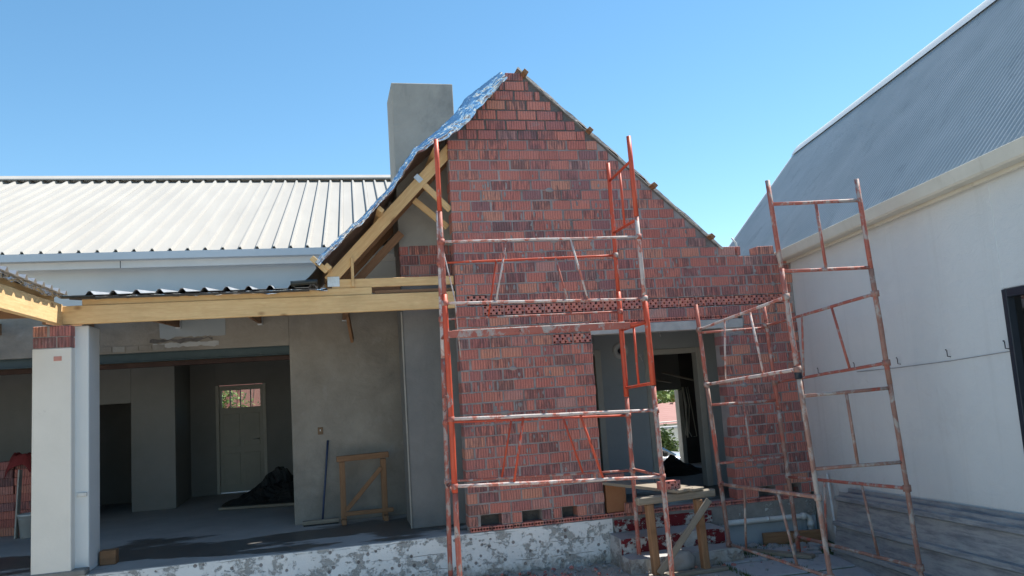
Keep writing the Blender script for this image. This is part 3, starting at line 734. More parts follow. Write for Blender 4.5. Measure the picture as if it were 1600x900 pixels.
# the short batten at the eave stands on end
bar('batten_end', (-0.12, 9.40, 3.30), (0.05, 9.40, 3.13), .05, .06, 'pine', wing)
def fo(u, v, lift=0.0):
    """u: along the slope from eave to ridge, v: from the front edge back"""
    x = -0.02+2.26*u; y = 9.30+3.9*v + 0.04*fbm((x*2.2, 1, 4))
    b = 0.05+0.03*math.sin(u*math.pi*2.4+0.9)**2 + 0.02*fbm((x*2, y*1.2, 2))
    b *= 1.0 + 0.45*math.exp(-((u-.62)/.25)**2) - 0.8*max(0, (u-.85)/.15)
    b += 0.018*(abs(fbm((x*8, y*8, 5)))-.2)
    p = Vector((x, y, zl(x))) + nl*(b+lift); return p
sheet('underlay', lambda u, v: fo(u, v, -.012), 60, 26, 'reflected_brown', wing)  # foil underside, with the reflected timber brown painted on
sheet('foil', lambda u, v: fo(u, v), 60, 26, 'foil', wing)
def hem(u, v):                                   # loose front hem hanging over the verge
    p = fo(u, 0); x = p.x
    wdt = 0.065+0.03*fbm((x*2.6, 3, 1)) + 0.15*math.exp(-((u-.80)/.17)**2)
    return p - nl*wdt*v + Vector((0, -0.035*math.sin(v*2.6) - 0.035*abs(fbm((x*4+v*2, v*2-x*2, 6))) - .01*abs(fbm((x*12, v*6, 2))), 0)) + Vector((0.01*fbm((x*11, v*4, 2)), 0, 0.012*fbm((x*9, v*5, 9))))
sheet('foil_hem', hem, 220, 18, 'foil', wing)
# right slope
A2 = 0.9135; dr = Vector((1, 0, -A2)).normalized(); nr = Vector((-dr.z, 0, dr.x))
def rs(u, v, lift=0):
    x = 2.52+2.66*u; z = 5.62-(x-2.64)*A2; y = 9.60+3.6*v
    return Vector((x, y, z)) + nr*(0.03+0.012*fbm((x*5, y*2, 8))+lift)
sheet('underlay', lambda u, v: rs(u, v, -.008), 60, 20, 'reflected_brown', wing)
sheet('foil', lambda u, v: rs(u, v), 60, 20, 'underlay_grey', wing)
for i, x in enumerate((2.61, 3.43, 4.245, 5.0)):
    p = Vector((x, 0, 5.62-(x-2.64)*A2)) + nr*.0
    bar('batten', (p.x, 9.46+.02*(i % 2), p.z), (p.x, 13.0, p.z), 0.046, 0.07, 'pine_old', wing, up=dr)
sheet('foil_edge', lambda u, v: rs(u, 0) + Vector((0, -.012-.012*v, 0)) - nr*(.035+.03*fbm((u*14, 3, 2)))*v, 120, 4, 'underlay_grey', wing)
# flashing of black membrane curling out at the eave
def memb(u, v):
    t = u; x = -0.36+0.42*t; z = 2.985+0.40*t**2.1 + 0.012*math.sin(v*9)
    return (x, 9.36+1.9*v + 0.02*math.sin(t*5), z)
sheet('valley_membrane', memb, 24, 20, 'membrane', wing, thick=0.008)
sheet('membrane_roll', lambda u, v: (-.36+.30*v, 9.35+.035*math.cos(u*5.6)-.01*v, 3.0+.035*v*.4+.028*math.sin(u*5.6)), 16, 8, 'membrane', wing, thick=.006)

# ------------------------------------------------------------------ main house behind the veranda
hs = empty('house', (-2, 11.6, 0), 'long pale house with white ribbed metal roof behind the veranda', 'house')
HY = 11.6
# plastered wall right of the wide opening, wall above the steel beam, upper painted wall
box('plaster_wall', -0.49, 1.82, HY, HY+.22, 0, 2.998, 'plaster_brown', hs, .006)
box('wall_over_beam', -7.5, -0.492, HY+.004, HY+.22, 2.45, 2.998, 'plaster_brown', hs, .004)
box('upper_wall', -7.5, 2.3, HY+.002, HY+.218, 3.0, 3.72, 'house_paint', hs, .004)
bm = box('steel_beam', -7.4, -0.494, HY+.02, HY+.16, 2.325, 2.337, 'steel_teal', hs, .002)
box('beam_web', -7.4, -0.494, HY+.05, HY+.065, 2.337, 2.436, 'steel_teal', bm, .001)
box('beam_flange', -7.4, -0.494, HY+.02, HY+.16, 2.436, 2.448, 'steel_teal', bm, .002)
box('timber_lintel', -7.4, -0.494, HY+.17, HY+.30, 2.26, 2.32, 'brown_dark', hs, .004)
def chip(x0, x1, z0, z1, mat, seed):
    pts = []
    for k in range(30): t = k/29; pts.append((x0+(x1-x0)*t, z0+0.045*fbm((t*5, seed, 1))+.015*fbm((t*19, seed, 3))))
    for k in range(30): t = 1-k/29; pts.append((x0+(x1-x0)*t + (.05*fbm((k*.7, seed, 8)) if k in (0, 29) else 0), max(z0+.008+0.045*fbm((t*5, seed, 1))+.015*fbm((t*19, seed, 3)), z1+0.03*fbm((t*6, seed, 4))+.01*fbm((t*21, seed, 5)))))
    prism('plaster_chip', pts, HY-.005, HY+.003, mat, hs)
chip(-2.17, -1.33, 2.635, 2.87, 'porch_paint', 9); chip(-2.25, -1.42, 2.50, 2.56, 'lintel_concrete', 2); chip(-2.30, -1.5, 2.575, 2.61, 'mortar_wet', 5)
for k in range(5): box('bare_brick', -2.92+k*.165, -2.77+k*.165, HY-.008, HY+.003, 2.475+random.uniform(-.005, .005), 2.545, 'gutter_cream', hs, .003).active_material = MATS['plaster_grey'] if k % 3 == 1 else MATS['pine_grey'] if False else MATS['plaster_brown']
# eave: fascia, gutter
box('fascia', -8, 2.2, 11.33, 11.36, 3.56, 3.67, 'gutter_white', hs, .004)
box('fascia_joint', -2.60, -2.592, 11.326, 11.331, 3.56, 3.67, 'dark_frame', hs, .001)
gp = [(11.20, 3.655), (11.34, 3.655), (11.34, 3.675), (11.215, 3.675), (11.215, 3.752), (11.20, 3.752)]
gx0, gx1 = -8.0, 2.2
gvv = [(gx0, y, z) for y, z in gp]+[(gx1, y, z) for y, z in gp]
link('gutter', mesh('gutter', gvv, [[i, i+6, (i+1) % 6+6, (i+1) % 6] for i in range(6)]+[[0, 1, 2, 3, 4, 5], [11, 10, 9, 8, 7, 6]]), 'fascia_blue', hs)
box('soffit', -8, 2.2, 11.362, HY, 3.60, 3.62, 'gutter_white', hs, .002)
# ribbed roof sheets, each pan with its rib
RY0, RZ0, RY1, RZ1 = 11.24, 3.755, 16.5, 6.13
SK = 0.038
rp = 0.2215
sl_ = Vector((SK, RY1-RY0, RZ1-RZ0)) ; up_ = Vector((0, -(RZ1-RZ0), RY1-RY0)).normalized()
prof = [(0.0, 0.0), (0.160, 0.0), (0.168, 0.042), (0.193, 0.042), (0.2105, 0.0), (0.2235, 0.0)]
def roof_sheet_mesh():
    v = []; f = []
    for t in (0.0, 0.25, 0.5, 0.75, 1.0):
        for (x, h) in prof: v.append(Vector((x+SK*(RY1-RY0)*t, (RY1-RY0)*t, (RZ1-RZ0)*t)) + up_*h)
    for (x, h) in prof: v.append(Vector((x, 0, 0)) + up_*(h-.012))
    n = len(prof)
    for r in range(4):
        for i in range(n-1): f.append([r*n+i, r*n+i+1, (r+1)*n+i+1, (r+1)*n+i])
    for i in range(n-1): f.append([5*n+i, 5*n+i+1, i+1, i])
    me = mesh('roof_sheet', v, f); me.materials.append(MATS['roof_white']); return me
RSM = roof_sheet_mesh()
v0 = [(-8.2, RY0+.03, RZ0-.03), (2.3, RY0+.03, RZ0-.03), (2.6, RY1, RZ1-.03), (-8.2, RY1, RZ1-.03), (2.6, 21.7, 3.7), (-8.2, 21.7, 3.7)]
rf = link('roof', mesh('roof', v0, [[0, 1, 2, 3], [3, 2, 4, 5]]), 'roof_white', hs)
x = -8.2; i = 0
xs0 = -0.859-0.18
n0 = int((-8.2-xs0)/rp)-1
for k in range(n0, 15):
    xx = xs0+k*rp
    if xx > 2.0: break
    link('roof_sheet', RSM, None, rf, Matrix.Translation((xx, RY0, RZ0+random.uniform(-.002, .002))))
cap = [(16.28, RZ1-.055), (16.28, RZ1-.03), (16.5, RZ1+.085), (16.75, RZ1-.02), (16.75, RZ1-.04), (16.5, RZ1+.065)]
cvv = [(-8.2, y, z+.03) for y, z in cap]+[(2.6, y, z+.03) for y, z in cap]
link('ridge_cap', mesh('ridge_cap', cvv, [[i, i+6, (i+1) % 6+6, (i+1) % 6] for i in range(6)]+[[0, 1, 2, 3, 4, 5], [11, 10, 9, 8, 7, 6]]), 'roof_white', hs)
# rooms inside
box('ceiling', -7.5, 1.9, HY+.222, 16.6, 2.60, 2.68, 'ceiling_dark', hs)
for k in range(4): box('ceiling_joist', -7.4, 1.8, 12.6+k*1.05, 12.66+k*1.05, 2.46, 2.598, 'timber_dark', hs)
IY = 14.9
box('inner_wall', -3.26, -2.56, IY, IY+.11, 0, 2.598, 'inner_paint', hs)
box('inner_wall', -3.78, -3.261, IY, IY+.11, 1.82, 2.598, 'inner_paint', hs)
box('inner_wall', -7.5, -3.781, IY, IY+.11, 0, 2.598, 'inner_paint', hs)
box('inner_wall', -2.67, -2.56, IY+.112, 16.5, 0, 2.598, 'inner_paint', hs)
box('inner_wall', 1.70, 1.82, HY+.222, 16.5, 0, 2.598, 'inner_paint', hs)
box('inner_wall', -7.6, -7.5, HY, 16.5, 0, 2.598, 'inner_paint', hs)
BY = 16.5
box('back_wall', -7.6, -2.10, BY, BY+.2, 0, 2.598, 'inner_paint', hs)
box('back_wall', -1.17, 1.82, BY, BY+.2, 0, 2.598, 'inner_paint', hs)
box('back_wall', -2.10, -1.17, BY, BY+.2, 2.06, 2.598, 'inner_paint', hs)
dr_ = box('door', -2.04, -1.23, BY+.05, BY+.10, 0.02, 1.62, 'door_white', hs, .004)
for xa, xb in ((-2.10, -2.042), (-1.228, -1.17)): box('door_frame', xa, xb, BY-.02, BY+.12, 0, 2.058, 'frame_cream', hs, .004)
box('door_top_rail', -2.04, -1.23, BY+.05, BY+.10, 1.955, 2.05, 'door_white', dr_, .003)
for k in range(5): xm = -2.04+k*(.81-.05)/4; box('glazing_bar', xm, xm+.05 if k in (0, 4) else xm+.022, BY+.05, BY+.10, 1.62, 1.955, 'door_white', dr_, .003)
for k in range(4): box('pane', -2.02+k*.19, -1.83+k*.19, BY+.073, BY+.077, 1.62, 1.955, 'glass', dr_, .0005)
for xa in (-1.97, -1.60):
    for za, zb in ((.15, .75), (.88, 1.5)): box('door_panel', xa, xa+.30, BY+.038, BY+.052, za, zb, 'door_white', dr_, .012)
tube('door_handle', [(-1.31, BY+.05, 1.0), (-1.31, BY-.01, 1.0), (-1.42, BY-.01, 1.0)], .010, 'zinc', dr_, 8)

# ------------------------------------------------------------------ veranda roof, beams
ver = empty('veranda_roof', (-1, 9.6, 2.66), 'low veranda roof on a long new pine beam with metal sheeting', 'roof')
bar('main_beam', (-2.80, 9.645, 2.768), (1.565, 9.645, 2.775), .07, .205, 'pine', ver, .006)
bar('top_beam', (-2.60, 9.66, 2.917), (0.565, 9.66, 2.922), .06, .088, 'pine', ver, .005)
bar('packing_batten', (0.60, 9.68, 2.905), (1.56, 9.68, 2.905), .05, .04, 'pine_old', ver, .004)
for x in (-5.2, -4.1, -3.0, -1.93, -0.87, 0.27): bar('rafter', (x, 9.70, 2.76), (x, 11.59, 2.84), .04, .15, 'pine_old', ver)
for x in (-1.93, -0.87, 0.27): 
    h = box('joist_hanger', x-.03, x+.03, 11.50, 11.588, 2.745, 2.762, 'zinc', ver, .001); box('hanger_strap', x+.028, x+.034, 11.50, 11.588, 2.745, 2.93, 'zinc', h, .001)
bar('brace', (0.30, 11.1, 2.85), (0.37, 11.45, 2.46), .04, .10, 'pine_old', ver)
vy0, vy1, vz0, vz1 = 9.47, 11.59, 2.968, 3.19
vr = box('roof_deck', -2.7, -0.16, vy0+.05, vy1, 2.93, 2.95, 'ceiling_dark', ver)
vr.matrix_basis = vr.matrix_basis @ Matrix.Rotation(math.atan2(vz1-vz0, vy1-vy0), 4, 'X')
vr.matrix_basis.translation.z += .105
def vsheet(pitch, prof, length, rise, mat, thick=.004):
    v = []; f = []; n = len(prof); up = Vector((0, -rise, length)).normalized()
    for t in (0, 1):
        for x, h in prof: v.append(Vector((x, length*t, rise*t))+up*h)
    for t in (0, 1):
        for x, h in prof: v.append(Vector((x, length*t, rise*t))+up*(h-thick))
    for i in range(n-1): f += [[i, i+1, n+i+1, n+i], [2*n+i, 3*n+i, 3*n+i+1, 2*n+i+1], [i, 2*n+i, 2*n+i+1, i+1]]
    me = mesh('roof_sheet', v, f); me.materials.append(MATS[mat]); return me
vp = [(0, 0), (.135, 0), (.165, .040), (.19, .040), (.222, 0), (.2375, 0)]
VM = vsheet(.236, vp, vy1-vy0, vz1-vz0, 'sheet_grey')
for k in range(11): link('roof_sheet', VM, None, ver, Matrix.Translation((-2.66+k*.236, vy0+random.uniform(-.01, .01), vz0+.0)))
def vfoil(u, v):
    x = -2.45+2.5*u; return (x, 9.565-.02*v+.012*fbm((x*9, v*4, 3)), 2.962-v*(0.02+0.035*max(0, fbm((x*2.4, 2, 7))+.35)) + .006*fbm((x*15, v, 1)))
sheet('foil_edge', vfoil, 90, 6, 'foil', ver)
# left wing, coming towards the camera
lw = empty('side_veranda_roof', (-2.8, 8, 2.66), 'side veranda roof on a sunlit pine beam at the left picture edge', 'roof')
bar('side_beam', (-2.82, 9.60, 2.775), (-2.86, 4.9, 2.775), .07, .225, 'pine', lw, .006)
bar('side_plate', (-2.85, 9.44, 2.925), (-2.89, 4.9, 2.925), .06, .07, 'pine', lw, .005)
for k in range(5): bar('rafter', (-2.90, 9.0-k*1.0, 2.76), (-6.5, 9.0-k*1.0, 2.80), .04, .15, 'pine_old', lw)
lp = [(0, 0), (.135, 0), (.165, .040), (.19, .040), (.222, 0), (.2375, 0)]
LM = vsheet(.236, lp, 3.9, .25, 'sheet_grey')
for k in range(19):
    m = Matrix.Translation((-2.70, 5.0+k*.236, 2.972)) @ Matrix.Rotation(R_(90), 4, 'Z')
    link('roof_sheet', LM, None, lw, m)
box('roof_deck', -6.6, -2.80, 5.0, 9.46, 2.962, 2.968, 'ceiling_dark', lw)
def lfoil(u, v):
    y = 5.0+4.45*u; return (-2.74-.015*v+.012*fbm((y*9, v*4, 3)), y, 2.966-v*(0.03+0.05*max(0, fbm((y*2.4, 5, 7))+.4)) + .006*fbm((y*15, v, 1)))
sheet('foil_edge', lfoil, 140, 6, 'foil', lw)
box('valley_flashing', -2.79, -2.45, 9.46, 9.58, 2.945, 2.962, 'membrane', lw, .003)
bar('side_post', (-2.86, 5.1, GZ), (-2.86, 5.1, 2.66), .1, .1, 'pine', lw)
box('side_wall', -7.4, -7.2, 4.9, 9.5, GZ, 2.9, 'pillar_paint', lw)

# pillar
pl = empty('pillar', (-2.8, 9.75, 0), 'white painted veranda pillar with bare red bricks at its top', 'pillar')
box('shaft', -3.07, -2.685, 9.56, 9.97, 0.0, 2.41, 'pillar_paint', pl, .008)
box('rear_shaft', -3.03, -2.55, 9.70, 10.14, 0.0, 2.655, 'house_paint', pl, .008)
box('foot', -3.085, -2.545, 9.54, 9.72, 0.0, 0.06, 'plinth_rough', pl, .012)
box('mortar_head', -3.055, -2.70, 9.572, 9.96, 2.41, 2.655, 'mortar', pl, .004)
for k in range(2):
    z = 2.415+k*.122; cuts = [(-3.065, -2.84), (-2.825, -2.69)] if k == 0 else [(-3.065, -2.93), (-2.90, -2.69)]
    for a, b in cuts:
        m = Matrix.Translation(((a+b)/2, 9.56+.052, z+.056)) @ Matrix.Diagonal(((b-a)/.248, 1, .94, 1)); link('brick', BM[k], None, pl, m)
    m = Matrix.Translation((-2.69-.05, 9.80, z+.056)) @ Matrix.Rotation(R_(90), 4, 'Z') @ Matrix.Diagonal((1.0, 1, .94, 1)); link('brick', BM[k+2], None, pl, m)
box('chip', -2.86, -2.78, 9.556, 9.563, 2.27, 2.32, 'brick_flat', pl, .002)
box('pipe_clip', -2.66, -2.565, 9.675, 9.705, 0.80, 0.845, 'pvc_white', pl, .006)

# ------------------------------------------------------------------ neighbouring house on the right
BT = R_(11); tv = Vector((math.sin(BT), math.cos(BT), 0)); nv = Vector((math.cos(BT), -math.sin(BT), 0)); P0 = Vector((6.17, 9.6, 0))
def NB(s, n, z): return P0+tv*s+nv*n+Vector((0, 0, z))
NM = Matrix(((nv.x, tv.x, 0, P0.x), (nv.y, tv.y, 0, P0.y), (0, 0, 1, 0), (0, 0, 0, 1)))       # local x = into the house, y = away
nb = empty('neighbour_house', (P0.x, P0.y, GZ), 'white rendered house with blue grey corrugated roof on the right', 'house')
def nbox(name, n0, n1, s0, s1, z0, z1, mat, parent=nb, c=.004):
    v, f = cbox_data(n1-n0, s1-s0, z1-z0, c); return link(name, mesh(name, v, f), mat, parent, NM @ Matrix.Translation(((n0+n1)/2, (s0+s1)/2, (z0+z1)/2)))
WS = -4.30
nbox('wall', 0, .25, WS, 3.9, GZ-.1, 3.12, 'white_wall')
nbox('wall', 0, .25, -9.5, WS-1.25, GZ-.1, 3.12, 'white_wall')
nbox('wall', 0, .25, WS-1.248, WS-.002, 2.20, 3.12, 'white_wall')
wf = nbox('window', -.02, .10, WS-.06, WS-.001, GZ, 2.196, 'dark_frame')
nbox('frame_head', -.02, .10, WS-1.246, WS-.062, 2.13, 2.195, 'dark_frame', wf)
nbox('frame_transom', -.01, .09, WS-1.246, WS-.062, .75, .80, 'dark_frame', wf)
nbox('pane', .04, .05, WS-1.246, WS-.062, GZ, 2.13, 'glass_dark', wf, .001)
nbox('fascia', -.06, -.03, -9.5, 4.0, 3.085, 3.25, 'gutter_cream')
nbox('soffit', -.03, .0, -9.5, 4.0, 3.10, 3.115, 'gutter_cream')
gp2 = [(-.19, 3.13), (-.175, 3.115), (-.065, 3.115), (-.065, 3.13), (-.17, 3.13), (-.175, 3.225), (-.20, 3.245), (-.21, 3.24)]
gvv = [NM @ Vector((n, s, z)) for s in (-9.5, 4.0) for n, z in gp2]; k8 = len(gp2)
link('gutter', mesh('gutter', gvv, [[i, (i+1) % k8, (i+1) % k8+k8, i+k8] for i in range(k8)]+[list(range(k8))[::-1], list(range(k8, 2*k8))]), 'gutter_cream', nb)
PT = math.atan2(5.83-3.235, 2.02+.14); RN, RZ = 2.02, 5.83
def corr(u, v):
    s = 4.0-13.5*u; n = -.14+(RN+.14)*v; z = 3.235+(RZ-3.235)*v
    h = .019*math.sin(s/0.0762*2*math.pi)
    return NM @ Vector((n-h*math.sin(PT), s, z+h*math.cos(PT)))
sheet('roof', corr, 1420, 6, 'roof_blue_grey', nb)
link('roof_back', mesh('roof_back', [NM @ Vector(p) for p in ((RN, 4, RZ-.01), (RN, -9.5, RZ-.01), (RN+2.3, -9.5, 3.1), (RN+2.3, 4, 3.1))], [[0, 1, 2, 3]]), 'roof_blue_grey', nb)
link('gable_end', mesh('gable_end', [NM @ Vector(p) for p in ((0, 3.9, 3.0), (RN, 3.9, RZ-.05), (4.1, 3.9, 3.0), (4.1, 3.9, GZ), (0, 3.9, GZ))], [[0, 1, 2, 3, 4]]), 'white_wall', nb)
def capn(u, v):
    s = 4.06-13.6*u; a = (v-.5)*2
    return NM @ Vector((RN+a*.17, s, RZ+.055-abs(a)**1.3*.20+.004*fbm((s*2, 1, 1))))
sheet('ridge_cap', capn, 120, 8, 'gutter_white', nb)
def verge(u, v): 
    n = -.14+(RN+.14)*u; z = 3.235+(RZ-3.235)*u
    return NM @ Vector((n-.02*math.sin(PT), 3.93+.10*v, z+.025))
sheet('verge_trim', verge, 10, 2, 'gutter_white', nb, thick=.03)
for sx in [k*.62 for k in range(-14, 6)]:
    pass
# hooks set in the wall with a string between them
def wallpix(x, y, off=0.0):
    q = P0+nv*off; d = ray(x, y); return C0+d*((q-C0).dot(nv)/d.dot(nv))
hk = [(1282, 580), (1339, 572), (1407, 565), (1485, 553), (1576, 540)]
lab = ['dark nail in the white wall nearest the brick wall', 'second dark nail in the white wall, left of the scaffold post', 'third dark nail in the white wall, just right of the scaffold post', 'fourth dark nail in the white wall, at the middle of the string', 'dark nail in the white wall nearest the dark window frame']
for (x, y), l in zip(hk, lab):
    p = wallpix(x, y); o = empty('wall_nail', p, l, 'nail', 'nails along the string on the white wall')
    tube('shank', [p+nv*.02-Vector((0, 0, .03)), p-nv*.03-Vector((0, 0, .02)), p-nv*.03+Vector((0, 0, .035))], .0045, 'dark_frame', o, 6)
    tube('head', [p-nv*.035+Vector((0, 0, .036)), p-nv*.036+Vector((0, 0, .044))], .007, 'dark_frame', o, 6)
pts = [wallpix(x, y+9, -.012) for x, y in ((1339, 572), (1407, 565), (1485, 555), (1579, 540))]
tag(tube('string_line', pts, .003, 'mortar', None, 5), 'thin builder string running along nails on the white wall', 'string')
p = wallpix(1318/1, 520)
cc = [at_y(1143, 372, 11.0), at_y(1150, 380, 11.0), at_y(1153, 398, 11.0), at_y(1153, 412, 11)]
tag(tube('white_cable', cc, .014, 'pvc_white', None, 8), 'curved white cable standing behind the stepped brick wall top', 'cable')
# dirty roofing sheets leaning on that wall
def rsheet(name, s0, s1, zt, off_top, off_bot, label, dz=0.0):
    P = [(0, 0), (.05, 0), (.065, .046), (.11, .046), (.125, 0), (.36, 0), (.375, .046), (.42, .046), (.435, 0), (.66, 0), (.675, .046), (.72, .046), (.735, 0), (.92, 0), (.935, .046), (.95, .046)]
    H = .95; lean = math.atan2(off_bot-off_top, .9)
    v = []; f = []; k = len(P); ns = 14
    for layer in (0, 1):
        for i in range(ns+1):
            x = (i/ns-.5)*(s1-s0)
            for a, h in P: v.append(Vector((x, -(h-layer*.004)-.006*math.sin(x*2.1+a*3), H-a)))
    n1 = (ns+1)*k
    for i in range(ns):
        for j in range(k-1):
            q = [i*k+j, i*k+j+1, (i+1)*k+j+1, (i+1)*k+j]; f.append(q); f.append([n1+t for t in q[::-1]])
    for j in range(k-1):
        f.append([j, n1+j, n1+j+1, j+1]); f.append([ns*k+j, ns*k+j+1, n1+ns*k+j+1, n1+ns*k+j])
    for i in range(ns): f.append([i*k, (i+1)*k, n1+(i+1)*k, n1+i*k]); f.append([i*k+k-1, n1+i*k+k-1, n1+(i+1)*k+k-1, (i+1)*k+k-1])
    xax = -tv; yax = nv; 
    b = NB((s0+s1)/2, -off_bot, GZ+dz)
    rot = Matrix(((xax.x, yax.x, 0, 0), (xax.y, yax.y, 0, 0), (0, 0, 1, 0), (0, 0, 0, 1)))
    m = Matrix.Translation(b) @ rot @ Matrix.Rotation(-lean, 4, 'X') @ Matrix.Rotation(R_(-3.2), 4, 'Y') @ Matrix.Diagonal((1, 1, .92, 1))
    o = link(name, mesh(name, v, f), 'sheet_dirty', None, m); return tag(o, label, 'metal sheet', 'sheets leaning on the white wall')
rsheet('roofing_sheet', -4.7, -1.18, .4, .03, .20, 'rear ribbed metal sheet leaning on the white wall, its top edge showing')
rsheet('roofing_sheet', -4.75, -1.10, .4, .10, .32, 'front dirty blue grey ribbed metal sheet leaning below the white wall', -.03)

# drain pipe on the plinth
dp = empty('drain_pipe', (5.5, 9.55, GZ), 'white plastic drain pipe along the plinth right of the steps', 'pipe')
tube('pipe', [(4.86, 9.55, -.21), (5.2, 9.55, -.214), (5.6, 9.55, -.22), (5.96, 9.55, -.225), (6.01, 9.55, -.25), (6.02, 9.55, -.30), (6.02, 9.55, GZ-.05)], .036, 'pvc_white', dp, 14)
tube('elbow_collar', [(5.90, 9.55, -.224), (5.955, 9.55, -.225)], .045, 'pvc_white', dp, 14); tube('elbow_collar', [(6.02, 9.55, -.30), (6.02, 9.55, -.36)], .045, 'pvc_white', dp, 14)
tube('pipe_bracket', [(5.4, 9.548, -.217), (5.43, 9.548, -.217)], .042, 'zinc', dp, 14)
q0, q1 = wallpix(1292, 740, -.03), wallpix(1306, 832, -.16); q1 = q0+(q1-q0)*((GZ-q0.z)/(q1.z-q0.z))
tag(bar('white_batten', q0, q1, .025, .025, 'pvc_white'), 'thin white batten leaning upright on the wall beside the metal sheets', 'batten')

# ------------------------------------------------------------------ scaffolds
class Post:
    def __init__(s, a, b, Y, top=None):
        s.p, s.q = at_y(*a, Y), at_y(*b, Y); d = (s.q-s.p); s.top = s.p; s.bot = s.p+d*((GZ+.012-s.p.z)/d.z)
    def at(s, y):
        a, b = s.top+(s.top-s.bot)*.2, s.bot
        for _ in range(40):
            m = (a+b)/2
            if pix(m)[1] < y: a = m
            else: b = m
        return (a+b)/2
def seg(p, q, t): return p+(q-p)*t
def on_x(p, q, x):
    a, b = 0.0, 1.0
    for _ in range(30):
        m = (a+b)/2
        if (pix(seg(p, q, m))[0] < x) == (pix(p)[0] < pix(q)[0]): a = m
        else: b = m
    return seg(p, q, (a+b)/2)
def foot(parent, P): 
    v, f = tube_data([P.bot-Vector((0, 0, .012)), P.bot+Vector((0, 0, .006))], .06, 12); link('base_plate', mesh('base_plate', v, f), 'rust_tube', parent)
s2_ = None
s1 = empty('scaffold_tower', (2.4, 8.7, GZ), 'bright red steel scaffold tower standing in front of the brick gable', 'scaffold', 'scaffold towers')
FL, BL = Post((681, 218), (717, 880), 8.39), Post((684, 330), (704, 900), 9.24)
FR, BR = Post((982, 213), (1035, 745), 8.20), Post((950, 255), (988, 733), 9.05)
def upright(par, P, ya, yb, r, mat): tube('upright', [P.at(ya) if ya else P.top, P.at(yb) if yb else P.bot], r, mat, par, 12)
upright(s1, FL, None, 330, .026, 'red_paint'); upright(s1, FL, 331, 470, .025, 'red_worn'); upright(s1, FL, 460, 770, .031, 'red_paint'); upright(s1, FL, 771, None, .029, 'red_worn')
upright(s1, BL, None, 560, .024, 'cement_tube'); upright(s1, BL, 561, None, .027, 'red_worn')
upright(s1, FR, None, 338, .026, 'red_paint'); upright(s1, FR, 339, 466, .024, 'cement_tube'); upright(s1, FR, 462, 602, .031, 'red_paint'); upright(s1, FR, 603, None, .027, 'red_worn')
upright(s1, BR, None, 455, .024, 'red_paint'); upright(s1, BR, 456, 620, .030, 'red_paint'); upright(s1, BR, 621, None, .026, 'red_worn')
for P in (FL, BL, FR, BR): foot(s1, P)
def rail(par, P, y0, Q, y1, r, mat, struts=(), other=None, name='rail'):
    a, b = P.at(y0), Q.at(y1); mid = seg(a, b, .5)-Vector((0, 0, .006)); tube(name, [a, b], r, mat, par, 10)
    for T, e in ((P, a), (Q, b)):
        ax = (T.bot-T.top).normalized(); tube('coupler', [e-ax*.028, e+ax*.028], .036, 'rust_tube' if par is s2_ else 'red_worn', par, 10)
    return a, b
def strut(par, L1, x1, L2, x2, r, mat): tube('strut', [on_x(*L1, x1), on_x(*L2, x2)], r, mat, par, 8)
a1 = rail(s1, FL, 378, FR, 370, .014, 'cement_tube'); a2 = rail(s1, FL, 474, FR, 467, .015, 'cement_tube')
strut(s1, a1, 791, a2, 775, .010, 'cement_tube'); strut(s1, a1, 891, a2, 919, .011, 'cement_tube')
p, q = FL.at(523), FR.at(507); q2 = on_x(p, q, 984)
b_ = bar('channel_rail', p, q2, .05, .072, 'red_worn', s1); bar('cement_crust', seg(p, q2, .03)+Vector((0, -.005, .036)), seg(p, q2, .97)+Vector((0, -.005, .036)), .045, .012, 'cement_tube', b_)
tube('channel_end', [q2, FR.at(503)], .025, 'red_paint', s1)
a1 = rail(s1, FL, 655, FR, 641, .018, 'cement_tube'); a2 = rail(s1, FL, 760, FR, 745, .018, 'cement_tube')
strut(s1, a1, 818, a2, 803, .013, 'red_paint'); strut(s1, a1, 906, a2, 943, .013, 'red_paint')
b1 = rail(s1, BL, 411, BR, 399, .013, 'red_paint'); b2 = rail(s1, BL, 499, BR, 487, .013, 'red_worn')
strut(s1, b1, 775, b2, 763, .011, 'red_paint'); strut(s1, b1, 868, b2, 893, .011, 'red_worn')
b1 = rail(s1, BL, 660, BR, 649, .014, 'red_paint'); b2 = rail(s1, BL, 752, BR, 735, .014, 'red_worn')
strut(s1, b1, 799, b2, 784, .012, 'red_paint'); strut(s1, b1, 880, b2, 911, .012, 'red_paint')
def hframe(par, P, Q, y0, y1, y2, y3, mat, r=.016, stub=True):
    a, b = P.at(y0), Q.at(y1); c, d = P.at(y2), Q.at(y3)
    tube('rung', [a, b], r, mat, par); tube('rung', [c, d], r, mat, par)
    if stub: tube('stub', [seg(a, b, .5), seg(c, d, .5)], r*.85, mat, par)
hframe(s1, BR, FR, 283, 251, 364, 343, 'red_paint'); hframe(s1, BR, FR, 516, 503, 606, 599, 'red_paint', .017); 
tube('rung', [BR.at(733), FR.at(744)], .016, 'red_worn', s1)
zs = [P.z for P in (FR.at(251), FR.at(343), FR.at(503), FR.at(599), FR.at(744))]
def at_height(P, z): d = P.bot-P.top; return P.top+d*((z-P.top.z)/d.z)
for z in zs[1:]: tube('rung', [at_height(FL, z), at_height(BL, z)], .016, 'red_worn', s1)
tube('tie_wire', [at_height(BL, 3.55), seg(BL.at(470), BR.at(470), .07)+Vector((0, -.1, .0)), seg(BL.at(560), BR.at(560), .10)+Vector((0, .05, 0))], .008, 'cement_tube', s1, 6)

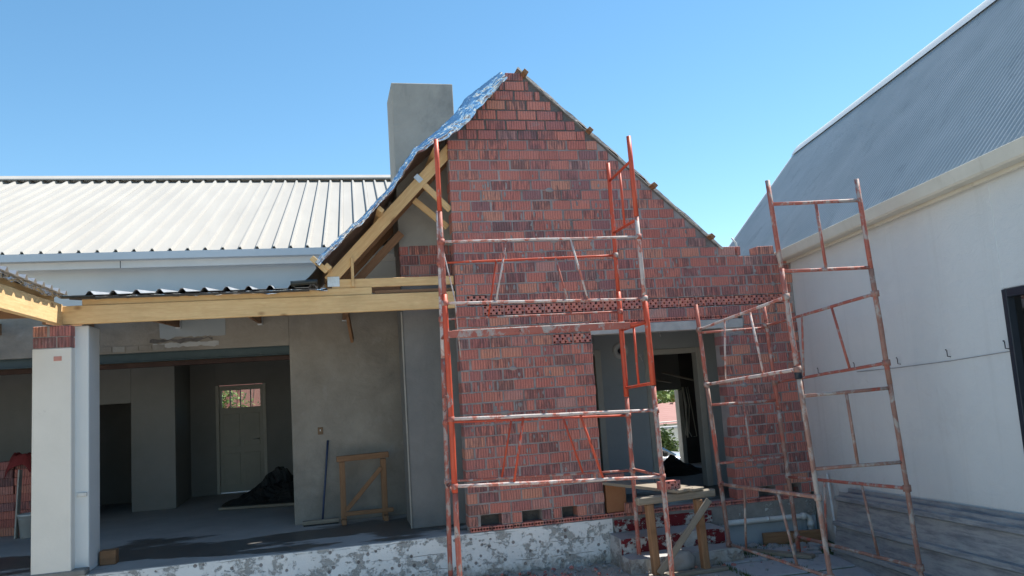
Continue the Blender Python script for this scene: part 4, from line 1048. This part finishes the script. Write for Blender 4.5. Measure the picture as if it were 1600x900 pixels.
s2 = empty('scaffold_tower', (5, 7.8, GZ), 'rusty weathered scaffold tower standing beside the white wall on the right', 'scaffold', 'scaffold towers')
s2_ = s2
A, Cc = Post((1087, 476), (1136, 828), 8.90), Post((1193, 476), (1243, 825), 8.78)
D, E_ = Post((1199, 282), (1297, 897), 6.66), Post((1338, 280), (1439, 897), 6.46)
upright(s2, A, None, 600, .024, 'red_worn'); upright(s2, A, 601, None, .025, 'rust_tube')
upright(s2, Cc, None, 640, .023, 'red_worn'); upright(s2, Cc, 641, None, .025, 'rust_tube')
upright(s2, D, None, 425, .022, 'red_worn'); upright(s2, D, 420, 590, .025, 'red_worn'); upright(s2, D, 585, None, .023, 'rust_tube')
upright(s2, E_, None, 425, .022, 'red_worn'); upright(s2, E_, 420, 600, .024, 'rust_tube'); upright(s2, E_, 595, None, .022, 'rust_tube')
for P in (A, Cc, D, E_): foot(s2, P)
tube('coupler', [D.at(572), D.at(592)], .034, 'dark_frame', s2)
r1 = rail(s2, A, 515, D, 464, .015, 'cement_tube'); r2 = rail(s2, A, 601, D, 577, .018, 'cement_tube')
strut(s2, r1, 1132, r2, 1134, .010, 'cement_tube'); strut(s2, r1, 1171, r2, 1193, .012, 'cement_tube')
r1 = rail(s2, A, 756, D, 777, .019, 'rust_tube'); r2 = rail(s2, A, 850, D, 902, .016, 'rust_tube')
strut(s2, r1, 1163, r2, 1166, .013, 'rust_tube'); strut(s2, r1, 1215, r2, 1246, .014, 'rust_tube')
r1 = rail(s2, Cc, 509, E_, 459, .016, 'red_worn'); r2 = rail(s2, Cc, 598, E_, 567, .016, 'red_worn')
strut(s2, r1, 1253, r2, 1256, .012, 'red_worn'); strut(s2, r1, 1299, r2, 1328, .013, 'red_worn')
r1 = rail(s2, Cc, 745, E_, 763, .017, 'red_worn'); r2 = rail(s2, Cc, 838, E_, 887, .018, 'rust_tube')
strut(s2, r1, 1288, r2, 1292, .013, 'red_worn'); strut(s2, r1, 1346, r2, 1373, .013, 'rust_tube')
hframe(s2, D, E_, 319, 313, 424, 418, 'red_worn', .017); hframe(s2, D, E_, 619, 606, 733, 722, 'rust_tube', .017)
hframe(s2, A, Cc, 633, 625, 724, 714, 'red_worn', .016); tube('rung', [A.at(520), Cc.at(512)], .015, 'red_worn', s2)

# ------------------------------------------------------------------ trestle, planks, loose bricks by the steps
tr = empty('trestle', (3.75, 8.6, GZ), 'rough wooden trestle standing in front of the red steps', 'trestle')
TY = 8.60
bar('top_rail', (3.29, TY-.02, .325), (4.25, TY+.02, .335), .085, .085, 'pine_grey', tr, .012)
for x0, x1 in ((3.44, 3.47), (4.03, 4.06)):
    bar('leg', (x0, TY, .283), (x1, TY+.01, GZ+.03), .08, .10, 'pine_old', tr, .01, up=Vector((0, 1, 0)))
bar('brace', (3.47, TY-.065, GZ+.06), (4.14, TY-.065, .27), .025, .075, 'pine_grey', tr, .004)
bar('foot_board', (3.33, TY-.06, GZ+.022), (4.3, TY-.02, GZ+.022), .10, .04, 'pine_grey', tr, .006)
tag(bar('plank', (3.34, 9.56, .435), (3.86, 8.52, .402), .27, .035, 'pine_grey'), 'weathered grey plank bridging from the brick wall to the trestle', 'plank')
tag(bar('plank', (3.72, 9.3, .40), (4.02, 8.54, .396), .20, .03, 'pine_grey'), 'shorter grey board lying across the trestle top, beside the plank', 'plank')
pb = perf(perforated_mesh(0.24, .105, .085, 6, 3, True), 3.70, 0.468, None, 8.56, 1.0)
tag(pb, 'loose perforated red brick lying on the plank end above the trestle', 'brick')
def loose(x, y, z, rz, label, tilt=0.0, rx=0.0):
    m = Matrix.Translation((x, y, z)) @ Matrix.Rotation(rz, 4, 'Z') @ Matrix.Rotation(tilt, 4, 'Y') @ Matrix.Rotation(rx, 4, 'X')
    o = link('loose_brick', random.choice(BM), None, None, m); return tag(o, label, 'brick', 'loose bricks at the porch opening')
tag(box('timber_block', 3.30, 3.56, 9.62, 9.70, .058, .395, 'cardboard', None, .006), 'upright orange brown board standing at the left side of the porch opening', 'board')
loose(3.43, 9.655, .455, .05, 'red brick lying on top of the upright board in the opening')
loose(3.62, 9.50, .058, .15, 'red brick lying at the edge of the porch floor by the board').location.z = .118
loose(3.80, 9.68, .118, -.5, 'tilted red brick half behind another on the porch edge')
def boulder(name, c, r, mat, label):
    def fn(u, v):
        an = 2*math.pi*u; ph = math.pi*(v-.5); d = Vector((math.cos(an)*math.cos(ph), math.sin(an)*math.cos(ph), math.sin(ph)))
        k = 1+.16*fbm(d*1.4+Vector((3, 1, 2)))+.04*fbm(d*5)
        return Vector(c)+Vector((d.x*r[0], d.y*r[1], d.z*r[2]))*k
    return tag(sheet(name, fn, 36, 20, mat), label, 'stone')
boulder('boulder', (3.84, 8.74, GZ+.12), (.15, .085, .135), 'stone', 'rounded grey stone lying under the trestle')
tag(bar('ground_plank', (4.86, 9.2, GZ+.045), (5.35, 8.5, GZ+.045), .12, .04, 'pine_grey'), 'flat grey plank on the paving inside the right scaffold', 'plank')
tag(bar('ground_plank', (5.25, 9.42, GZ+.09), (6.0, 9.25, GZ+.09), .05, .16, 'pine_old'), 'brown board on edge beneath the white drain pipe', 'plank')
rub = random.Random(4)
RL = ['grey rubble lump beside the drain pipe', 'small rubble lump on soil near the plinth corner', 'flat rubble piece in the corner below the plinth', 'rubble lump nearest the red steps', 'dark rubble lump behind the right scaffold', 'pale rubble lump next to the brown board']
for k, (x, y) in enumerate(((5.05, 9.40), (5.3, 9.28), (5.55, 9.12), (4.86, 9.32), (5.62, 8.9), (5.8, 9.1))):
    r = rub.uniform(.06, .11)
    def fn(u, v, r=r, k=k, x=x, y=y):
        an = 2*math.pi*u; ph = math.pi*(v-.5); d = Vector((math.cos(an)*math.cos(ph), math.sin(an)*math.cos(ph), math.sin(ph)))
        q = 1+.35*fbm(d*1.8+Vector((k*5, 1, 2))); return Vector((x, y, GZ+r*.35))+Vector((d.x*r*1.5, d.y*r, d.z*r*.6))*q
    tag(sheet('rubble', fn, 14, 8, 'stone', smooth=False), RL[k], 'rubble')
def debris():
    v = []; f = []; rr = random.Random(31); mats_ = []
    for _ in range(420):
        x = rr.uniform(1.2, 6.0); y = 9.56-abs(rr.gauss(0, .5))
        if 3.2 < x < 4.72 and y > 8.8 or x > 6.05-.19*(9.6-y): continue
        r = rr.uniform(.008, .03); bv, bf = cbox_data(r*rr.uniform(1, 2.4), r*rr.uniform(1, 1.6), r, r*.25, r*.18, rr)
        m = Matrix.Translation((x, y, GZ+.02+r*.3)) @ Matrix.Rotation(rr.uniform(0, 6), 4, 'Z') @ Matrix.Rotation(rr.uniform(-.4, .4), 4, 'X'); o = len(v)
        v += [m @ Vector(p) for p in bv]; f += [[i+o for i in q] for q in bf]
    half = len(f)//52*26
    me = mesh('debris', v, f); me.materials.append(MATS['stone']); me.materials.append(MATS['brick_flat'])
    for p in me.polygons: p.material_index = 1 if (p.index//26) % 3 == 0 else 0
    tag(link('debris', me, None), 'small stone and brick chips scattered at the plinth foot', 'debris', kind='stuff')
debris()
def blades(name, spots, n, h, mat, label, cat):
    v = []; f = []; rr = random.Random(9)
    for _ in range(n):
        x0, x1, y0, y1 = rr.choice(spots); x, y = rr.uniform(x0, x1), rr.uniform(y0, y1); a = rr.uniform(0, 6.28); hh = h*rr.uniform(.4, 1.1)
        w_ = .004; dx, dy = math.cos(a)*w_, math.sin(a)*w_; lx, ly = rr.uniform(-.5, .5)*hh, rr.uniform(-.5, .5)*hh; o = len(v)
        v += [(x-dx, y-dy, GZ), (x+dx, y+dy, GZ), (x+dx*.7+lx*.4, y+dy*.7+ly*.4, GZ+hh*.6), (x-dx*.7+lx*.4, y-dy*.7+ly*.4, GZ+hh*.6), (x+lx, y+ly, GZ+hh)]
        f += [[o, o+1, o+2, o+3], [o+3, o+2, o+4]]
    return tag(link(name, mesh(name, v, f), mat), label, cat, kind='stuff')
blades('grass', [(4.65, 5.6, 9.2, 9.5), (4.7, 5.0, 8.9, 9.3), (4.3, 4.36, 6, 9.3), (4.96, 5.02, 6, 9.3)], 1500, .07, 'moss', 'sparse weeds growing along the plinth foot and slab joints', 'grass')

# ------------------------------------------------------------------ things on the veranda and in the room
bn = empty('wooden_stand', (0.42, 11.3, 0), 'wooden trestle with diagonal brace standing at the plaster wall', 'trestle')
BYY = 11.30
bar('top_rail', (0.09, BYY, .855), (0.79, BYY+.02, .865), .09, .075, 'pine_old', bn)
for x in (0.16, 0.71):
    bar('leg', (x, BYY, .815), (x, BYY, .005), .075, .075, 'pine_old', bn)
    bar('foot', (x, BYY-.18, .04), (x, BYY+.18, .04), .06, .07, 'pine_old', bn)
bar('brace', (0.20, BYY-.045, .18), (0.68, BYY-.045, .70), .02, .06, 'pine_old', bn); bar('stretcher', (0.17, BYY-.04, .13), (0.82, BYY-.04, .13), .03, .055, 'pine_old', bn)
br_ = empty('broom', (-.1, 11.45, 0), 'broom with a dark blue handle leaning on the plaster wall', 'broom')
tube('handle', [(-0.12, 11.42, .06), (-0.015, 11.585, 1.10)], .014, 'blue_handle', br_); bar('broom_head', (-0.38, 11.40, .045), (0.10, 11.40, .045), .07, .05, 'pine_grey', br_); bar('bristles', (-0.37, 11.40, .012), (0.09, 11.40, .012), .06, .022, 'black_plastic', br_)
sw = empty('switch_box', (-.11, 11.59, 1.22), 'small grey electrical box set in the plaster wall', 'switch box'); box('box', -.145, -.075, 11.585, 11.60, 1.19, 1.29, 'timber_dark', sw, .004); box('box_knob', -.118, -.104, 11.578, 11.586, 1.235, 1.26, 'pvc_white', sw, .002)
tag(box('wood_block', -2.53, -2.36, 10.02, 10.16, 0.0, .155, 'pine_old', None, .006), 'brown wooden block on the floor beside the white pillar', 'block')
heap('rubble_heap', -.75, 14.6, 0, 1.05, .7, .62, 'black_plastic', 'dark heap of rubbish on the floor in front of the white door', 'heap', 8)
tag(bar('floor_plank', (-1.75, 14.0, .03), (-.45, 13.7, .03), .12, .04, 'pine_grey'), 'pale plank lying on the floor before the dark heap', 'plank')
# at the far left, half hidden by the pillar
bs = empty('brick_stack', (-4.6, 13.4, 0), 'dim stack of red bricks behind the pillar at the left edge', 'brick stack')
for k in range(9):
    for j in range(3):
        m = Matrix.Translation((-4.90+j*.26+random.uniform(-.02, .02), 13.45+random.uniform(-.02, .02), .0585+k*.118)) @ Matrix.Rotation(random.uniform(-.08, .08), 4, 'Z') @ Matrix.Diagonal((1, 2.0, 1, 1))
        link('brick', BM[(k+j) % 8], None, bs, m)
def cloth(u, v):
    x = -4.62+.42*u; y = 13.28+.36*v; r = (u-.5)**2+(v-.5)**2
    return (x, y, 1.085+.09*fbm((x*6, y*6, 1))-max(0, r-.12)*.9+.06)
tag(sheet('red_cloth', cloth, 24, 20, 'red_cloth', thick=.004), 'crumpled red cloth on the brick stack behind the pillar', 'cloth')
tag(bar('pale_board', (-4.36, 13.0, .0), (-4.34, 13.08, .95), .02, .13, 'frame_cream', up=Vector((0, 1, 0))), 'pale board standing on end behind the white pillar', 'board')
def bucket():
    o = empty('bucket', (-4.20, 13.0, 0), 'white plastic bucket on the floor just left of the pillar', 'bucket'); v = []; f = []; n = 24
    prof_ = [(.105, 0), (.135, .30), (.145, .30), (.145, .33), (.13, .33), (.10, .01)]
    for r, z in prof_:
        for k in range(n): v.append((-4.20+r*math.cos(k*2*math.pi/n), 13.0+r*math.sin(k*2*math.pi/n), z+.002))
    for i in range(len(prof_)-1):
        for k in range(n): f.append([i*n+k, i*n+(k+1) % n, (i+1)*n+(k+1) % n, (i+1)*n+k])
    f.append(list(range(n))[::-1]); f.append([5*n+k for k in range(n)])
    link('pail', mesh('pail', v, f, True), 'pvc_white', o)
    tube('handle', [(-4.20-.14*math.cos(a), 13.0-.14*math.sin(a)*.9, .31-.05*math.sin(a)) for a in [k*math.pi/12 for k in range(13)]], .005, 'zinc', o, 6)
bucket()

# ------------------------------------------------------------------ seen through the doors: behind the house
LG = GZ-0.6
bw = empty('boundary_wall', (10, 24, LG), 'cream boundary wall seen through the porch doorway', 'wall')
box('wall', 2.5, 22, 24, 24.2, LG-.1, 0.02, 'gutter_cream', bw); box('coping', 2.4, 22.1, 23.95, 24.25, .022, .09, 'lintel_concrete', bw)
cp = empty('corrugated_shed', (11, 27, LG), 'pink and white striped corrugated roof beyond the boundary wall', 'shed')
def ctin(u, v):
    x = 8.5+6*u; y = 25.2+3*v; k = 1.05
    return (x, y, .10+.60*v+.03*math.sin(v*2*math.pi*11))
sheet('roof', ctin, 20, 200, 'pink_tin', cp); box('shed_wall', 8.6, 14.4, 25.3, 28.1, LG, .17, 'gutter_cream', cp)
def shrub(name, c, rx, ry, h, n, mat, label, cat, leaf=.07, seed=1, trunk=0.0):
    o = empty(name, c, label, cat); rr = random.Random(seed); v = []; f = []
    clumps = []
    for _ in range(26):
        a, b = rr.uniform(0, 6.28), rr.uniform(-.2, 1); q = rr.uniform(.35, 1)
        clumps.append((Vector((math.cos(a)*rx*q*math.sqrt(max(0, 1-b*b*.7)), math.sin(a)*ry*q*math.sqrt(max(0, 1-b*b*.7)), trunk+h*(.45+.5*b*q))), rr.uniform(.22, .4)*min(rx, h)))
    for _ in range(n):
        p, cr = rr.choice(clumps); d = Vector((rr.gauss(0, 1), rr.gauss(0, 1), rr.gauss(0, 1))).normalized()*cr*rr.uniform(.5, 1)
        p = Vector(c)+p+d; u = Vector((rr.gauss(0, 1), rr.gauss(0, 1), rr.gauss(0, .6))).normalized(); t = u.cross(Vector((rr.gauss(0, 1), rr.gauss(0, 1), rr.gauss(0, 1)))).normalized(); l = leaf*rr.uniform(.6, 1.3); q = len(v)
        v += [p-u*l, p+t*l*.4, p+u*l, p-t*l*.4]; f.append([q, q+1, q+2, q+3])
    link('foliage', mesh('foliage', v, f), mat, o)
    for k in range(4):
        pc = rr.choice(clumps)[0]; b0 = Vector(c)
        tv_, tf_ = tube_data([b0+Vector((.03*k, 0, 0)), b0+Vector((pc.x*.3, pc.y*.3, pc.z*.5)), b0+pc], .03, 7, True, [.06*max(.6, trunk*.6), .035, .012]); link('stem', mesh('stem', tv_, tf_, True), 'bark', o)
shrub('shrub', (8.95, 21.6, LG), .6, .6, 1.62, 2600, 'leaf', 'dark green shrub in front of the boundary wall seen through the porch doorway', 'shrub', .06, 2)
shrub('tree', (13.2, 31, LG), 3.2, 2.6, 4.2, 6000, 'leaf_light', 'sunlit leafy tree beyond the striped roof seen through the porch doorway', 'tree', .13, 5, .1)
shrub('hedge_bush', (-4.3, 26, LG), 1.6, 1.0, 3.3, 8000, 'leaf_light', 'left sunlit bush seen through the door panes', 'bush', .08, 11)
shrub('hedge_bush', (-2.2, 26.3, LG), 1.7, 1.0, 3.45, 9000, 'leaf_light', 'right sunlit bush seen through the door panes', 'bush', .08, 12)
rh = empty('red_roof_house', (-4, 33, LG), 'red roofed house glimpsed through the door panes', 'house')
box('wall', -11, 4, 33, 38, LG, 1.25, 'gutter_cream', rh)
link('roof', mesh('roof', [(-11.4, 32.5, 1.15), (4.4, 32.5, 1.15), (4.4, 35.5, 3.6), (-11.4, 35.5, 3.6), (4.4, 38.5, 1.15), (-11.4, 38.5, 1.15)], [[0, 1, 2, 3], [3, 2, 4, 5]]), 'red_tin', rh)
for k in range(27): bar('roof_rib', (-11.2+k*.6, 32.5, 1.17), (-11.2+k*.6, 35.5, 3.62), .05, .05, 'red_tin', rh)

def car(c, rz):
    o = empty('parked_car', c, 'silver car parked behind the house, seen through the porch doorway', 'car', rz=rz)
    M0 = Matrix.Translation(Vector(c)) @ Matrix.Rotation(rz, 4, 'Z')
    def loft(name, secs, mat, smooth=True, parent=o):
        n = len(secs[0]); v = [p for s in secs for p in s]; f = []
        for i in range(len(secs)-1):
            for k in range(n-1): f.append([i*n+k, i*n+k+1, (i+1)*n+k+1, (i+1)*n+k])
        f.append(list(range(n))[::-1]); f.append([(len(secs)-1)*n+k for k in range(n)])
        return link(name, mesh(name, v, f, smooth), mat, parent, M0)
    def sec(x, hw, zb, zt): return [(x, -hw, zb), (x, -hw*1.02, (zb+zt)/2), (x, -hw*.97, zt-.06), (x, -hw*.86, zt), (x, 0, zt+.025), (x, hw*.86, zt), (x, hw*.97, zt-.06), (x, hw*1.02, (zb+zt)/2), (x, hw, zb)]
    loft('body', [sec(-2.1, .68, .35, .72), sec(-2.0, .80, .25, .92), sec(-1.2, .85, .22, .98), sec(0, .86, .22, .97), sec(.85, .86, .22, .95), sec(1.5, .83, .22, .86), sec(1.95, .74, .25, .74), sec(2.08, .62, .34, .60)], 'car_silver')
    loft('cabin', [sec(-1.85, .66, .90, .96), sec(-1.2, .66, .90, 1.38), sec(-.5, .67, .90, 1.46), sec(.15, .66, .90, 1.42), sec(.95, .70, .90, .96)], 'glass_dark')
    loft('roof', [sec(-1.15, .62, 1.36, 1.41), sec(-.5, .63, 1.44, 1.485), sec(.12, .61, 1.40, 1.445)], 'car_silver')
    for sx in (-1.3, 1.32):
        for sy in (-1, 1):
            v, f = tube_data([(sx, sy*.72, .31), (sx, sy*.88, .31)], .31, 24); wh = link('wheel', mesh('wheel', v, f), 'rubber', o, M0)
            v, f = tube_data([(sx, sy*.80, .31), (sx, sy*.887, .31)], .20, 18); link('rim', mesh('rim', v, f), 'zinc', wh, M0)
    for sy in (-1, 1):
        v, f = cbox_data(.12, .18, .13, .03); link('mirror', mesh('mirror', v, f), 'rubber', o, M0 @ Matrix.Translation((.62, sy*.95, 1.02)))
        v, f = cbox_data(.12, .30, .14, .03); link('headlight', mesh('headlight', v, f), 'glass', o, M0 @ Matrix.Translation((1.97, sy*.5, .64)))
car((7.15, 18.7, LG), R_(-12))
